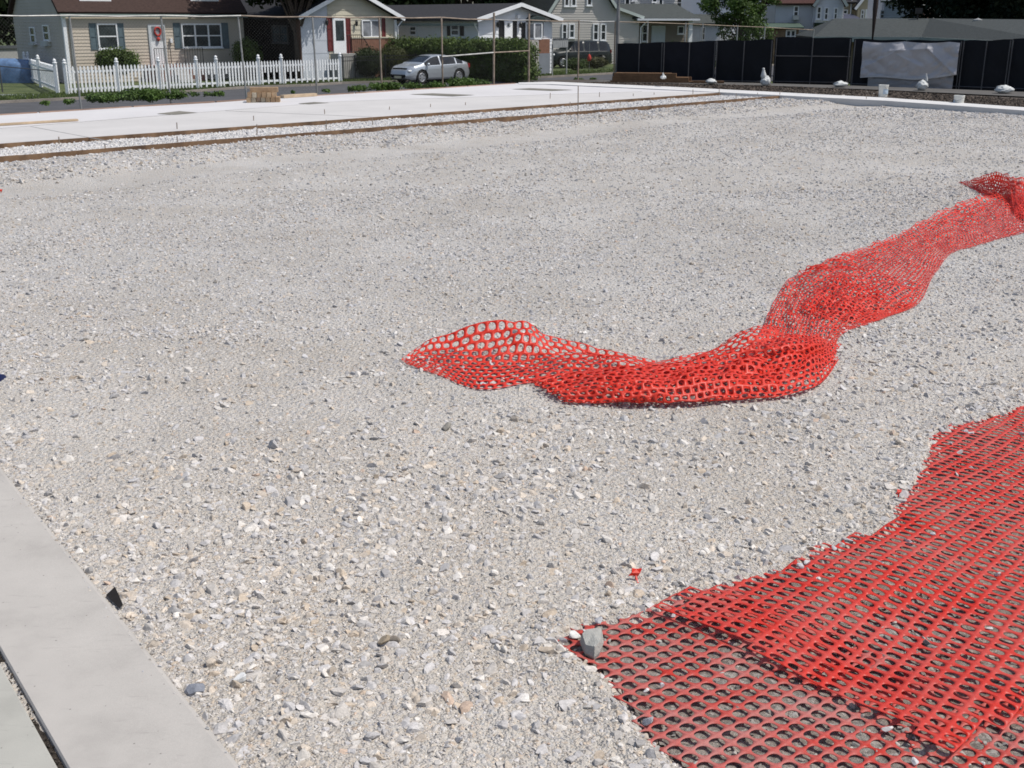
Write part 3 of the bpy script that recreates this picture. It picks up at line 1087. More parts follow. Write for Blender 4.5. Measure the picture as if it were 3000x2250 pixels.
tube = [
    [P(1545, 1120, 0.020), P(1562, 1122, 0.047), P(1590, 1130, 0.078), P(1622, 1150, 0.070), P(1645, 1168, 0.039), P(1652, 1178, 0.020), P(1638, 1174, 0.012)],
    [P(1640, 1095, 0.030), P(1660, 1092, 0.078), P(1690, 1100, 0.117), P(1715, 1130, 0.109), P(1735, 1162, 0.055), P(1738, 1178, 0.030), P(1725, 1172, 0.012)],
    [P(1780, 1075, 0.047), P(1795, 1080, 0.117), P(1820, 1090, 0.156), P(1840, 1120, 0.140), P(1855, 1160, 0.078), P(1858, 1178, 0.030), P(1845, 1172, 0.012)],
    [P(1950, 1062, 0.047), P(1960, 1072, 0.117), P(1975, 1088, 0.148), P(1990, 1118, 0.133), P(2000, 1155, 0.070), P(2002, 1176, 0.030), P(1990, 1170, 0.012)],
    [P(2120, 1028, 0.062), P(2125, 1050, 0.117), P(2135, 1075, 0.140), P(2145, 1110, 0.117), P(2155, 1148, 0.062), P(2158, 1170, 0.020), P(2150, 1165, 0.012)],
    [P(2260, 990, 0.125), P(2270, 1020, 0.148), P(2280, 1055, 0.133), P(2290, 1095, 0.094), P(2300, 1135, 0.047), P(2305, 1158, 0.020), P(2295, 1152, 0.012)],
    [P(2330, 985, 0.117), P(2350, 1015, 0.125), P(2365, 1045, 0.109), P(2385, 1080, 0.070), P(2400, 1105, 0.031), P(2405, 1120, 0.020), P(2400, 1118, 0.012)],
    [P(2400, 985, 0.055), P(2425, 1005, 0.070), P(2440, 1020, 0.062), P(2450, 1035, 0.039), P(2456, 1048, 0.030), P(2458, 1056, 0.015), P(2455, 1055, 0.012)],
]
netA.append(loft_net(tube, .006, 4, crease=.040))
netA.append(loft_net([[q + Vector((.02, .03, -.4 * q.z)) for q in s_[1:5]] for s_ in tube[:6]], .012, 9, crease=.04))
run = [
    [P(2195, 985, .14), P(2260, 1000, .13), P(2330, 1020, .11), P(2400, 1035, .07), P(2450, 1040, .02)],
    [P(2228, 950, .12), P(2290, 960, .12), P(2350, 975, .12), P(2410, 985, .08), P(2462, 990, .02)],
    [P(2266, 880, .06), P(2340, 895, .10), P(2420, 915, .11), P(2500, 935, .06), P(2565, 945, .012)],
    [P(2300, 828, .06), P(2390, 840, .14), P(2480, 862, .15), P(2570, 895, .09), P(2640, 915, .015)],
    [P(2345, 785, .07), P(2440, 772, .20), P(2530, 810, .20), P(2620, 858, .13), P(2695, 885, .02)],
    [P(2395, 766, .06), P(2500, 762, .10), P(2590, 790, .08), P(2680, 822, .05), P(2728, 822, .012)],
    [P(2455, 741, .06), P(2550, 752, .05), P(2630, 775, .04), P(2700, 790, .03), P(2752, 785, .012)],
    [P(2588, 696, .08), P(2650, 706, .06), P(2700, 720, .05), P(2740, 735, .03), P(2785, 745, .012)],
    [P(2670, 655, .12), P(2720, 668, .09), P(2770, 690, .06), P(2815, 710, .04), P(2850, 722, .012)],
    [P(2742, 614, .16), P(2800, 632, .10), P(2860, 655, .06), P(2905, 680, .04), P(2930, 700, .012)],
    [P(2832, 577, .14), P(2880, 598, .08), P(2930, 630, .05), P(2975, 665, .03), P(3005, 680, .012)],
    [P(2960, 560, .10), P(2990, 585, .06), P(3030, 615, .04), P(3070, 645, .03), P(3100, 660, .012)],
    [P(3120, 540, .08), P(3150, 560, .06), P(3180, 590, .04), P(3210, 620, .03), P(3240, 640, .012)],
]
netA.append(loft_net([[Vector((q.x, q.y, q.z * .7)) for q in s_] for s_ in run], .014, 2, crease=.05, hole=(.385, .41)))
under = [[p + Vector((random.uniform(-.02, .02), .0, -.045)) for p in s_[1:]] for s_ in run[2:5]]
netA.append(loft_net(under, .014, 6, hole=(.385, .41)))
flap = [
    [P(2806, 533, .02), P(2808, 534, .02), P(2812, 536, .02)],
    [P(2850, 523, .14), P(2848, 540, .06), P(2850, 556, .015)],
    [P(2895, 508, .30), P(2892, 540, .14), P(2885, 576, .015)],
    [P(2945, 511, .34), P(2945, 548, .17), P(2945, 590, .02)],
    [P(3000, 522, .33), P(2995, 565, .18), P(2985, 640, .02)],
    [P(3070, 536, .28), P(3065, 580, .16), P(3050, 650, .02)],
    [P(3150, 550, .2), P(3150, 590, .12), P(3150, 640, .02)],
]
netA.append(loft_net(flap, .012, 3, hole=(.31, .34)))
netA.append(loft_net([[q + Vector((.05, .12, -.2 * q.z)) for q in s_] for s_ in flap[1:]], .016, 8, hole=(.33, .36)))
NETM = net_mat('red_plastic_net', .12)
tag(net_object('safety_net', netA, NETM), 'long red plastic safety netting coiled and twisted across the open gravel', 'safety net')

# the flat net in the near corner: a sheet folded over on itself
low_poly = [P(*q) for q in ((1618, 1876), (1686, 1820), (1880, 1792), (2075, 1728), (2260, 1770), (2445, 1852), (2640, 1935), (2850, 2035), (3300, 2040), (3300, 2500), (2060, 2420), (1990, 2255), (1935, 2211), (1860, 2135), (1792, 2015), (1700, 1945))]
up_poly = [P(*q) for q in ((1930, 1803), (2060, 1727), (2192, 1694), (2440, 1602), (2606, 1542), (2622, 1496), (2712, 1345), (2733, 1270), (2990, 1187), (3200, 1150), (3600, 1700), (3120, 1985), (2792, 2246), (2720, 2205), (2560, 2120), (2372, 2019), (2160, 1900))]


def flat_net(poly, origin, ang, zf, jit, hole, cu, cv):
    ca, sa = cos(ang), sin(ang)

    def xy(u, v):
        a_, b_ = u * cu, v * cv
        wa = .03 * np.sin(b_ * 2.1 + 1) + .018 * np.sin(a_ * 3.3)
        wb = .03 * np.sin(a_ * 1.9) + .02 * np.sin(b_ * 2.7 + a_)
        a_, b_ = a_ + wa, b_ + wb
        return origin[0] + a_ * ca - b_ * sa, origin[1] + a_ * sa + b_ * ca

    def surf(u, v):
        x_, y_ = xy(u, v)
        return np.stack([x_, y_, zf(x_, y_, u, v)], -1)
    n_ = 100
    cells = np.array([(i, j) for i in range(-n_, n_) for j in range(-n_, n_)])
    cx, cy = xy(cells[:, 0] + .5, cells[:, 1] + .5)
    sd_ = inside_sdf(cx, cy, poly)
    h_ = np.random.default_rng(3).uniform(-jit, jit, len(cells))
    return net_cells(cells[sd_ > h_], surf, hole, False)


def low_z(x, y, u, v):
    return .006 + .006 * np.sin(x * 5 + y * 3) * np.sin(y * 4) + .003 * np.sin(u * 1.3) * np.sin(v * 1.1) + .006 * (vnoise(x * 5, y * 5, 31) - .5)


def up_z(x, y, u, v):
    # distance from the torn left edge: the sheet lifts a little there and ripples along its bars
    a_, b_ = P(1930, 1803), P(2792, 2246)
    d_ = (b_ - a_).normalized()
    s_ = -(x - a_.x) * d_.y + (y - a_.y) * d_.x
    lift = .016 * np.exp(-(s_ / .35) ** 2) + .009
    rip = .013 * np.sin(v * .62 + .5 * np.sin(u * .2)) * np.exp(-((s_ - .5) / .9) ** 2)
    return low_z(x, y, u, v) + lift + rip + .012 * np.exp(-(s_ / .12) ** 2)


ang_low, ang_up = radians(-48), radians(47)
rt = thing('safety_net', 'flat red plastic safety netting folded over a dark soil patch in the near corner', 'safety net', P(2300, 1950))
parts = [flat_net(low_poly, P(1900, 1950), ang_low, low_z, .02, (.41, .415), .062, .065)]
o1 = net_object('lower_layer', parts, net_mat('dusty_red_net', .9, (.66, .055, .034)))
o2 = net_object('upper_layer', [flat_net(up_poly, P(2500, 1850), ang_up, up_z, .02, (.345, .39), .056, .077)], net_mat('red_net_layer', .34, (.74, .036, .016)))
for o in (o1, o2):
    o.parent = rt
    o.matrix_parent_inverse = Matrix.Translation(rt.location).inverted()
o1['label'] = 'dusty pinkish lower layer of the folded net'
# red scraps
for i, (px, py, lab) in enumerate(((1862, 1690, 'small torn red net scrap standing in the gravel left of the flat net'), (2630, 1470, 'tiny red net scrap poking from the gravel at the flat net edge'),
                                   (2, 556, 'red scrap lying at the loose gravel bank by the left picture edge'))):
    p = P(px, py)
    z = float(ground_z(p.x, p.y))
    mb = MB()
    sc = (1, .6, 1.0)[i]
    star = []
    for k_ in range(9):
        r_ = (.036 if k_ % 2 else .020) * sc
        star.append((cos(k_ * .7) * r_, -.004 + .01 * sin(k_), .05 + sin(k_ * .7) * r_ * .7))
    mb.prism(star, (0, .003, .002))
    if i == 0:
        mb.beam((0, 0, .04), (.012, -.05, .004), .006, .004)
        mb.prism([(.03 * cos(k_ * 1.05) * .7 + .014, -.065 + .022 * sin(k_ * 1.05), .012) for k_ in range(6)], (0, 0, .003))
    mb.beam((0, 0, .05), (0, .0, -.02), .01, .004)
    o = mb.build('net_scrap', NETM)
    o.location = (p.x, p.y, z - .015)
    tag(o, lab, 'net scrap')

# bar with a blue grip reaching in at the left edge
tb = thing('digging_bar', 'dark bar end with navy blue grip poking in at the left edge above the gravel', 'bar', P(-260, 1180))
b0 = D(10, 1115, 7.5)
inv = Matrix.Translation(tb.location).inverted()
for nm, mt, a_, b_, r_ in (('shaft', M('bar_steel', (.12, .05, .03), .6, .3, 8), b0 + Vector((-1.6, .1, -.02)), b0 + Vector((-.02, 0, .01)), .022), ('grip', M('navy_grip', (.01, .018, .075), .5, .2, 8), b0 + Vector((-.16, 0.02, 0)), b0, .045)):
    o = MB().tube([a_, b_], r_, 10).build(nm, mt, tb)
    o.matrix_parent_inverse = inv
bx = b0 + Vector((-.9, .05, 0))
o = MB().box(bx.x - .15, bx.x + .15, bx.y - .12, bx.y + .12, -.01, bx.z - .03).build('support_block', CONC, tb)
o.matrix_parent_inverse = inv


# ---------------------------------------------------------------- vegetation
def leaves(blobs, n, size, seed=0, shell=.55, droop=0.0):
    """blobs: (cx, cy, cz, rx, ry, rz). Returns quads scattered in the ellipsoids, denser outside."""
    r = np.random.default_rng(seed)
    B = np.array(blobs, float)
    vol = (B[:, 3] * B[:, 4] * B[:, 5]) ** .8
    bi = r.choice(len(B), n, p=vol / vol.sum())
    d = r.normal(size=(n, 3))
    d /= np.linalg.norm(d, axis=1)[:, None]
    rad = (shell + (1 - shell) * r.uniform(0, 1, n)) ** .8
    rad *= 1 + .10 * r.normal(size=n)
    c = B[bi, :3] + d * B[bi, 3:] * rad[:, None]
    nrm = d * .6 + r.normal(size=(n, 3)) * .6
    nrm[:, 2] += .3
    nrm /= np.linalg.norm(nrm, axis=1)[:, None]
    t = np.cross(nrm, r.normal(size=(n, 3)))
    t /= np.linalg.norm(t, axis=1)[:, None] + 1e-9
    b_ = np.cross(nrm, t)
    s = size * r.uniform(.55, 1.3, n)[:, None]
    V = np.stack([c - t * s, c + b_ * s * .55 + nrm * s * .15, c + t * s, c - b_ * s * .55 + nrm * s * .15], 1)
    F = np.arange(n * 4).reshape(n, 4)
    return V.reshape(-1, 3), F


def blob_cloud(c, r, n, rb, seed, flat=1.0):
    g = np.random.default_rng(seed)
    out = []
    for _ in range(n):
        d = g.normal(size=3)
        d /= np.linalg.norm(d)
        k = g.uniform(.35, .95)
        q = (c[0] + d[0] * r[0] * k, c[1] + d[1] * r[1] * k, c[2] + d[2] * r[2] * k)
        s = rb * g.uniform(.6, 1.25)
        out.append((*q, s, s, s * .8 * flat))
    return out


LDARK = leaf_mat('dark_leaves', (.022, .036, .013), .5, .8)
LMID = leaf_mat('green_leaves', (.060, .105, .025), .5, .9)
LHEDGE = leaf_mat('hedge_leaves', (.075, .115, .026), .45, 1.6)
LEVER = leaf_mat('evergreen_needles', (.014, .026, .014), .5, .9)
BARK = M('bark', (.075, .055, .042), .95, .35, 6, bump=.5, bscale=30)


def tree(label, base, h_trunk, centre, rad, nb, rb, nleaf, lsize, mat, seed, name='shade_tree', tr=.28, group=None):
    t = thing(name, label, 'tree', base, 0, group)
    c = Vector(centre) - Vector(base)
    mb = MB()
    top = c + Vector((0, 0, rad[2] * .3))
    mb.tube([(0, 0, -.3), (0.05, 0, h_trunk * .5), tuple(Vector((0, 0, h_trunk)).lerp(Vector((c.x, c.y, h_trunk)), .3)), tuple(top)], [tr * 1.25, tr, tr * .8, tr * .2], 9)
    blobs = blob_cloud(tuple(c), rad, nb, rb, seed)
    for bl in blobs[::2]:
        st = Vector((0, 0, h_trunk * random.uniform(.75, 1.3)))
        mid = st.lerp(Vector(bl[:3]), .5) + Vector((0, 0, .3))
        mb.tube([st, mid, Vector(bl[:3])], [tr * .35, tr * .2, .03], 5, False)
    mb.build('trunk', BARK, t, smooth=True)
    V_, F_ = leaves(blobs, nleaf, lsize, seed, .35)
    np_mesh('crown', V_, F_, mat, t)
    return t


def bush(name, label, base, rad, n, size, mat, seed, cat='bush', group=None):
    t = thing(name, label, cat, base, 0, group)
    g = np.random.default_rng(seed)
    bl = [(0, 0, rad[2], rad[0] * .9, rad[1] * .9, rad[2] * .95)]
    for _ in range(9):
        d = g.normal(size=3)
        d /= np.linalg.norm(d)
        k = .55
        bl.append((d[0] * rad[0] * k, d[1] * rad[1] * k, rad[2] + d[2] * rad[2] * k, rad[0] * .45, rad[1] * .45, rad[2] * .42))
    V_, F_ = leaves(bl, n, size, seed, .6)
    V_[:, 2] = np.maximum(V_[:, 2], .02)
    np_mesh('foliage', V_, F_, mat, t)
    mb = MB()
    for _ in range(5):
        a_ = g.uniform(0, 6.28)
        mb.tube([(0, 0, -.1), (cos(a_) * rad[0] * .5, sin(a_) * rad[1] * .5, rad[2] * 1.1)], [.05, .02], 5)
    mb.build('stem', BARK, t)
    return t


# ---------------------------------------------------------------- houses
class House:
    def __init__(s, name, label, px, Yd, ang, zg=ZS, cat='house'):
        s.a = radians(ang)
        d = ray(px, 100)
        s.o = Vector((d.x / d.y * Yd, Yd, zg))
        s.e = thing(name, label, cat, s.o, s.a)
        s.mi = (Matrix.Translation(s.o) @ Matrix.Rotation(s.a, 4, 'Z')).inverted()
        s.c = s.mi @ Vector((0, 0, CAMH))

    def hit(s, px, py, p0, nrm):
        d = (s.mi.to_3x3() @ ray(px, py))
        n = Vector(nrm)
        t = (Vector(p0) - s.c).dot(n) / d.dot(n)
        return s.c + d * t

    def F(s, px, py, yo=0.0):                 # on the front plane y = yo -> (x, z)
        p = s.hit(px, py, (0, yo, 0), (0, 1, 0))
        return p.x, p.z

    def L(s, px, py, xo=0.0):                 # on the side plane x = xo -> (y, z)
        p = s.hit(px, py, (xo, 0, 0), (1, 0, 0))
        return p.y, p.z

    def rect(s, x0, y0, x1, y1, side=False, off=0.0):
        f = s.L if side else s.F
        xm, ym = (x0 + x1) / 2, (y0 + y1) / 2
        a, b = f(x0, ym, off)[0], f(x1, ym, off)[0]
        return min(a, b), max(a, b), f(xm, y1, off)[1], f(xm, y0, off)[1]

    def bx(s, mb, side, u0, u1, z0, z1, d0, d1, off=0.0):   # box standing proud of a wall by d0..d1
        if side:
            mb.box(off - d1, off - d0, u0, u1, z0, z1)
        else:
            mb.box(u0, u1, off - d1, off - d0, z0, z1)

    def window(s, x0, y0, x1, y1, side=False, cols=1, rows=2, mat=None, frame=WHITE, glass=GLASS, fw=.07, off=0.0, sill=True, name='window', label=None):
        u0, u1, z0, z1 = s.rect(x0, y0, x1, y1, side, off)
        mb = MB()
        s.bx(mb, side, u0, u0 + fw, z0, z1, .0, .09, off)
        s.bx(mb, side, u1 - fw, u1, z0, z1, .0, .09, off)
        s.bx(mb, side, u0 + fw, u1 - fw, z1 - fw, z1, .0, .09, off)
        s.bx(mb, side, u0 + fw, u1 - fw, z0, z0 + fw, .0, .09, off)
        if sill:
            s.bx(mb, side, u0 - .05, u1 + .05, z0 - .05, z0 - .002, .0, .13, off)
        for i in range(1, cols):
            c = u0 + (u1 - u0) * i / cols
            s.bx(mb, side, c - fw * .6, c + fw * .6, z0 + fw, z1 - fw, .0, .085, off)
        for i in range(1, rows):
            c = z0 + (z1 - z0) * i / rows
            s.bx(mb, side, u0 + fw, u1 - fw, c - .03, c + .03, .0, .075, off)
        w = mb.build(name, frame, s.e)
        if label:
            w['label'] = label
        mb = MB()
        s.bx(mb, side, u0 + fw * .8, u1 - fw * .8, z0 + fw * .8, z1 - fw * .8, .0, .05, off)
        mb.build('pane', glass, w)
        return w

    def panel(s, name, mat, x0, y0, x1, y1, side=False, d0=0.0, d1=.05, off=0.0, parent=None, grooves=0):
        u0, u1, z0, z1 = s.rect(x0, y0, x1, y1, side, off)
        mb = MB()
        if grooves:
            m_ = .05
            s.bx(mb, side, u0, u0 + m_, z0, z1, d0, d1, off)
            s.bx(mb, side, u1 - m_, u1, z0, z1, d0, d1, off)
            s.bx(mb, side, u0 + m_, u1 - m_, z0, z1, d0, d1 * .55, off)
            for i in range(grooves + 1):
                c = z0 + (z1 - z0) * i / grooves
                s.bx(mb, side, u0 + m_, u1 - m_, max(z0, c - .02), min(z1, c + .02), d1 * .55, d1 * .95, off)
        else:
            s.bx(mb, side, u0, u1, z0, z1, d0, d1, off)
        return mb.build(name, mat, parent or s.e)

    def siding(s, name, mat, span, z0, z1, side=False, off=0.0, lap=.16, lip=.022):
        """lapped boards; span(z) -> (u0, u1)"""
        mb = MB()
        n = max(1, int((z1 - z0) / lap))
        for i in range(n):
            a, b = z0 + (z1 - z0) * i / n, z0 + (z1 - z0) * (i + 1) / n
            p, q = span(a + 1e-4), span(b - 1e-4)
            if p[1] - p[0] < .02:
                continue
            if side:
                pr = [(off - lip, p[0], a), (off - lip, p[1], a), (off - .002, q[1], b), (off - .002, q[0], b), (off + .05, p[0], a), (off + .05, p[1], a)]
            else:
                pr = [(p[0], off - lip, a), (p[1], off - lip, a), (q[1], off - .002, b), (q[0], off - .002, b), (p[0], off + .05, a), (p[1], off + .05, a)]
            mb.add(pr, [(0, 1, 2, 3), (0, 4, 5, 1)])
        return mb.build(name, mat, s.e, fix=False)

    def slab_roof(s, name, mat, quads, th=.14):
        mb = MB()
        for qd in quads:
            qd = [Vector(v) for v in qd]
            n = (qd[1] - qd[0]).cross(qd[2] - qd[0]).normalized()
            if n.z < 0:
                n = -n
            mb.prism(qd, -n * th)
        return mb.build(name, mat, s.e)


def fascia(h, mat, *segs):
    for a, b in segs:
        MB().beam(a, b, .05, .2).build('fascia', mat, h.e)


def roof_mat(name, col):
    return M(name, col, .95, .3, 7, bump=.5, bscale=14, stretch=(1, 1, 3))


def railing(h, name, pts, hgt, mat=BLACKP, n=7):
    """pts: two local points along the floor; verticals and rails"""
    a, b = Vector(pts[0]), Vector(pts[1])
    mb = MB()
    up = Vector((0, 0, hgt))
    mb.tube([a + up, b + up], .02, 6).tube([a + up * .12, b + up * .12], .015, 6)
    for i in range(n + 1):
        p = a.lerp(b, i / n)
        mb.tube([p + up * (.12 if 0 < i < n else 0), p + up], .011 if 0 < i < n else .02, 5)
    return mb.build(name, mat, h.e)


# --- beige cape house
BEIGE = M('beige_siding', (.52, .455, .375), .75, .06, 1)
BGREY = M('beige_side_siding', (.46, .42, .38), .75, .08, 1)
TEAL = M('slate_shutters', (.10, .14, .16), .6, .2, 4)
h = House('beige_house', 'beige one and a half storey house with dark brown roof and slate shutters', 190, 58, 40)
ze = h.F(190, 36)[1]
wx = h.F(712, 60)[0]
dp = 7.6
h.siding('front_wall', BEIGE, lambda z: (0, wx), 0, ze)
pit = tan(radians(43))
zr = ze + dp / 2 * pit
h.siding('side_wall', BGREY, lambda z: (0, dp) if z < ze else ((z - ze) / pit, dp - (z - ze) / pit), 0, zr, side=True)
MB().box(.03, wx, .06, dp, 0, ze).build('wall_core', BGREY, h.e)
RB = roof_mat('brown_shingles', (.050, .031, .026))
ov = .10
h.slab_roof('roof', RB, [[(-.25, -ov, ze - ov * pit + .12), (wx + .25, -ov, ze - ov * pit + .12), (wx + .25, dp / 2, zr + .12), (-.25, dp / 2, zr + .12)],
                         [(-.25, dp + ov, ze - ov * pit + .12), (wx + .25, dp + ov, ze - ov * pit + .12), (wx + .25, dp / 2 + .004, zr + .12), (-.25, dp / 2 + .004, zr + .12)]])
MB().box(-.2, wx + .2, -ov - .15, -ov - .01, ze - .22, ze - .07).build('gutter', M('gutter_grey', (.22, .27, .25), .5, .1, 2), h.e)
mb = MB()
mb.box(-.03, .10, -.05, -.026, 0, ze - .2).box(-.06, -.03, -.05, .1, 0, ze - .2)
mb.build('corner_trim', WHITE, h.e)
MB().tube([(.25, -.2, ze - .2), (.25, -.09, ze - .5), (.25, -.09, .1)], .045, 6).build('downspout', M('downspout_grey', (.35, .36, .35), .5, .1, 2), h.e)
h.window(285, 69, 344, 144)
h.panel('shutter', TEAL, 263, 68, 283, 146, grooves=2)
h.panel('shutter', TEAL, 346, 68, 364, 146, grooves=2)
h.window(531, 69, 648, 140, cols=3)
h.panel('shutter', TEAL, 509, 67, 529, 142, grooves=2)
h.panel('shutter', TEAL, 650, 67, 669, 142, grooves=2)
SDOOR = M('storm_door', (.55, .58, .60), .35, .1, 3)
d_ = h.panel('door', SDOOR, 437, 72, 486, 200, d1=.08)
h.panel('door_glass', GLASSP, 443, 77, 480, 118, d0=.081, d1=.09, parent=d_)
h.panel('kick_panel', WHITE, 443, 124, 480, 190, d0=.081, d1=.09, parent=d_)
x_, z_ = h.F(459, 92)
ring = [(x_ + .16 * cos(t * pi / 10), -.12, z_ + .2 * sin(t * pi / 10)) for t in range(21)]
REDB = M('red_ribbon', (.45, .05, .04), .8, .3, 20)
MB().tube(ring, .045, 6, False).build('wreath', REDB, d_)
x_, z_ = h.F(461, 115)
bm_ = MB()
bm_.lathe([(.0, -.1), (.09, -.04), (.1, .03), (.05, .1), (0, .12)], 8, (x_, -.14, z_))
bm_.build('wreath_bow', REDB, d_)
x_, z_ = h.F(499, 118)
MB().box(x_ - .06, x_ + .06, -.16, -.03, z_ - .12, z_ + .1).build('mailbox', WHITE, h.e)
for q in ((92, 79, 106, 126), (130, 73, 147, 119)):
    h.window(*q, side=True, glass=GLASS, fw=.06)
for q in ((96, 124, 110, 138), (131, 120, 150, 141)):
    u0, u1, z0, z1 = h.rect(*q, side=True)
    MB().box(-.22, -.02, u0, u1, z0 + .1, z1).build('air_conditioner', M('ac_grey', (.45, .46, .45), .6, .1, 3), h.e)
fz = h.F(470, 190)[1]
xa, xb = h.F(420, 170)[0], h.F(560, 170)[0]
mb = MB().box(xa, xb, -1.5, -.03, 0, fz)
mb.build('stoop', M('brick_red', (.20, .10, .075), .9, .3, 8), h.e)
xc, xd = xa + (xb - xa) * .33, xa + (xb - xa) * .62
mb = MB()
for i in range(3):
    mb.box(xc, xd, -1.5 - .3 * (i + 1), -1.5 - .3 * i - .003, 0, fz * (1 - .28 * (i + 1)))
mb.build('step', CONC, h.e)
RAILM = M('wrought_iron', (.05, .05, .05), .5, .2, 5)
railing(h, 'railing', ((xa, -1.45, fz), (xc, -1.45, fz)), .85, RAILM)
railing(h, 'railing', ((xd, -1.45, fz), (xb, -1.45, fz)), .85, RAILM)
for q in (278, 598):
    hp = h.hit(q, 5, (0, 0, ze), (0, -pit, 1))
    mb = MB()
    mb.box(hp.x - .8, hp.x + .8, hp.y - .1, hp.y + 2.2, hp.z - .05, hp.z + 1.5)
    dm = mb.build('dormer', WHITE, h.e)
    mb = MB()
    mb.prism([(hp.x - 1.0, hp.y - .25, hp.z + 1.45), (hp.x + 1.0, hp.y - .25, hp.z + 1.45), (hp.x, hp.y - .25, hp.z + 2.2)], (0, 3.2, 0))
    mb.build('dormer_roof', RB, dm)
    MB().box(hp.x - .45, hp.x + .45, hp.y - .14, hp.y - .11, hp.z + .3, hp.z + 1.25).build('dormer_pane', GLASS, dm)
beige = h
b_ = h.e.matrix_world
p = Matrix.Translation(h.o) @ Matrix.Rotation(h.a, 4, 'Z')
q0, q1 = h.F(236, 180)[0], h.F(378, 180)[0]
bush('rounded_bush', 'wide clipped oval bush under the single window of the beige house', p @ Vector(((q0 + q1) / 2, -1.6, .35)), ((q1 - q0) / 2 * .95, .85, .72), 10000, .055, LHEDGE, 41)
q0, q1 = h.F(643, 180)[0], h.F(735, 180)[0]
bush('rounded_bush', 'round ball-shaped bush at the right end of the beige house', p @ Vector(((q0 + q1) / 2 - .2, -1.8, .5)), ((q1 - q0) / 2 * .92, .85, .82), 9000, .055, LHEDGE, 42)

SHADE_WALL = M('shade_painted_siding', (.012, .0095, .009), .9, .2, 1, spec=.06)  # tree shade painted into the side wall colour as near-black brown
RD = roof_mat('charcoal_shingles', (.030, .030, .034))
# --- cream house
h = House('cream_house', 'cream gabled house with dark red shutters, brick base and a dark shade-painted side wall', 881, 62, 45)
CREAM = M('cream_siding', (.52, .48, .38), .75, .06, 1)
wx = h.F(1155, 90)[0]
ze = h.F(1155, 50)[1]
wl = h.F(961, 90)[0]
zr = ze + wx / 2 * .44
brick = M('red_brick', (.21, .105, .07), .9, .25, 9, bump=.3, bscale=30)
zb = h.F(1090, 112)[1]
h.siding('front_wall', CREAM, lambda z: (wl, wx) if z < ze else (max(wl, (z - ze) / .44), max(wl, wx - (z - ze) / .44)), 0, zr - .05, lap=.24)
h.siding('white_wall', M('white_blue_siding', (.52, .55, .60), .7, .05, 1), lambda z: (0, wl - .01) if z < ze else (min((z - ze) / .44, wl - .01), wl - .01), 0, ze + wl * .44 - .02, lap=.6, lip=.012)
h.siding('side_wall', SHADE_WALL, lambda z: (0.0, 10), 0, ze, side=True, lap=.2)
h.window(800, 74, 846, 126, side=True, cols=2, frame=M('dim_frame', (.05, .047, .045), .7, .2, 3))
MB().box(-.08, .0, -.025, .30, 0, ze - .1).build('corner_board', M('brown_corner', (.09, .05, .035), .9, .2, 4), h.e)
MB().box(0.06, wx, .06, 10, 0, ze).build('wall_core', CREAM, h.e)
mb = MB().prism([(0.02, .06, ze + .01), (wx - .02, .06, ze + .01), (wx / 2, .06, zr - .03)], (0, 9.9, 0))
mb.build('gable_core', CREAM, h.e)
u0, u1, z0, z1 = h.rect(1028, 112, 1152, 160)
MB().box(u0, u1, -.12, -.026, 0, z1).build('brick_wainscot', brick, h.e)
MB().box(u0 - .02, u1, -.15, -.02, z1 + .003, z1 + .07).build('brick_cap', CREAM, h.e)
k = .44
h.slab_roof('roof', RD, [[(-.35, -.4, ze - .35 * k + .16), (-.35, 10.3, ze - .35 * k + .16), (wx / 2, 10.3, zr + .16), (wx / 2, -.4, zr + .16)],
                         [(wx + .45, -.4, ze - .45 * k + .16), (wx + .45, 10.3, ze - .45 * k + .16), (wx / 2 + .004, 10.3, zr + .16), (wx / 2 + .004, -.4, zr + .16)]])
fascia(h, WHITE, ((-.35, -.43, ze - .35 * k + .08), (wx / 2, -.43, zr + .08)), ((wx + .45, -.435, ze - .45 * k + .08), (wx / 2, -.435, zr + .08)))
MB().box(wx - .05, wx + .06, -.16, -.03, 0, ze - .15).build('corner_board', WHITE, h.e)
MB().tube([(wx + .42, -.3, ze - .15), (wx + .1, -.2, ze - .5), (wx + .1, -.2, .1)], .04, 6).build('downspout', WHITE, h.e)
DRED = M('dark_red_shutters', (.13, .022, .022), .6, .2, 4)
h.panel('shutter', DRED, 958, 51, 973, 150, grooves=3)
h.panel('shutter', DRED, 1012, 51, 1027, 156, grooves=3)
h.panel('shutter', DRED, 1118, 53, 1128, 110, grooves=2)
d_ = h.panel('door', WHITE, 974, 50, 1011, 158, d1=.08)
h.panel('door_glass', GLASS, 981, 60, 1005, 119, d0=.081, d1=.09, parent=d_)
h.window(1058, 58, 1112, 110, cols=2, rows=1, glass=GLASSP)
for q in ((953, 66), (1040, 68)):
    x_, z_ = h.F(*q)
    MB().lathe([(.02, -.16), (.07, -.1), (.08, .08), (.03, .16), (0, .2)], 8, (x_, -.14, z_)).build('wall_lantern', BLACKP, h.e)
fz = h.F(990, 156)[1]
xa, xb = h.F(962, 156)[0], h.F(1020, 156)[0]
MB().box(xa, xb, -1.3, -.16, 0, fz).build('stoop', M('stoop_concrete', (.30, .29, .27), .9, .15, 2), h.e)
mb = MB()
for i in range(3):
    mb.box(xb + .003 + .3 * i, xb + .3 * (i + 1), -1.2, -.3, 0, fz * (1 - .27 * (i + 1)))
mb.build('step', CONC, h.e)
railing(h, 'railing', ((xa + .4, -1.25, fz), (xb, -1.25, fz)), .95)
railing(h, 'railing', ((xb, -1.25, fz), (xb + .95, -1.25, .1)), .95)
cream = h
p = Matrix.Translation(h.o) @ Matrix.Rotation(h.a, 4, 'Z')
q0 = h.F(1080, 150, -1.6)[0]
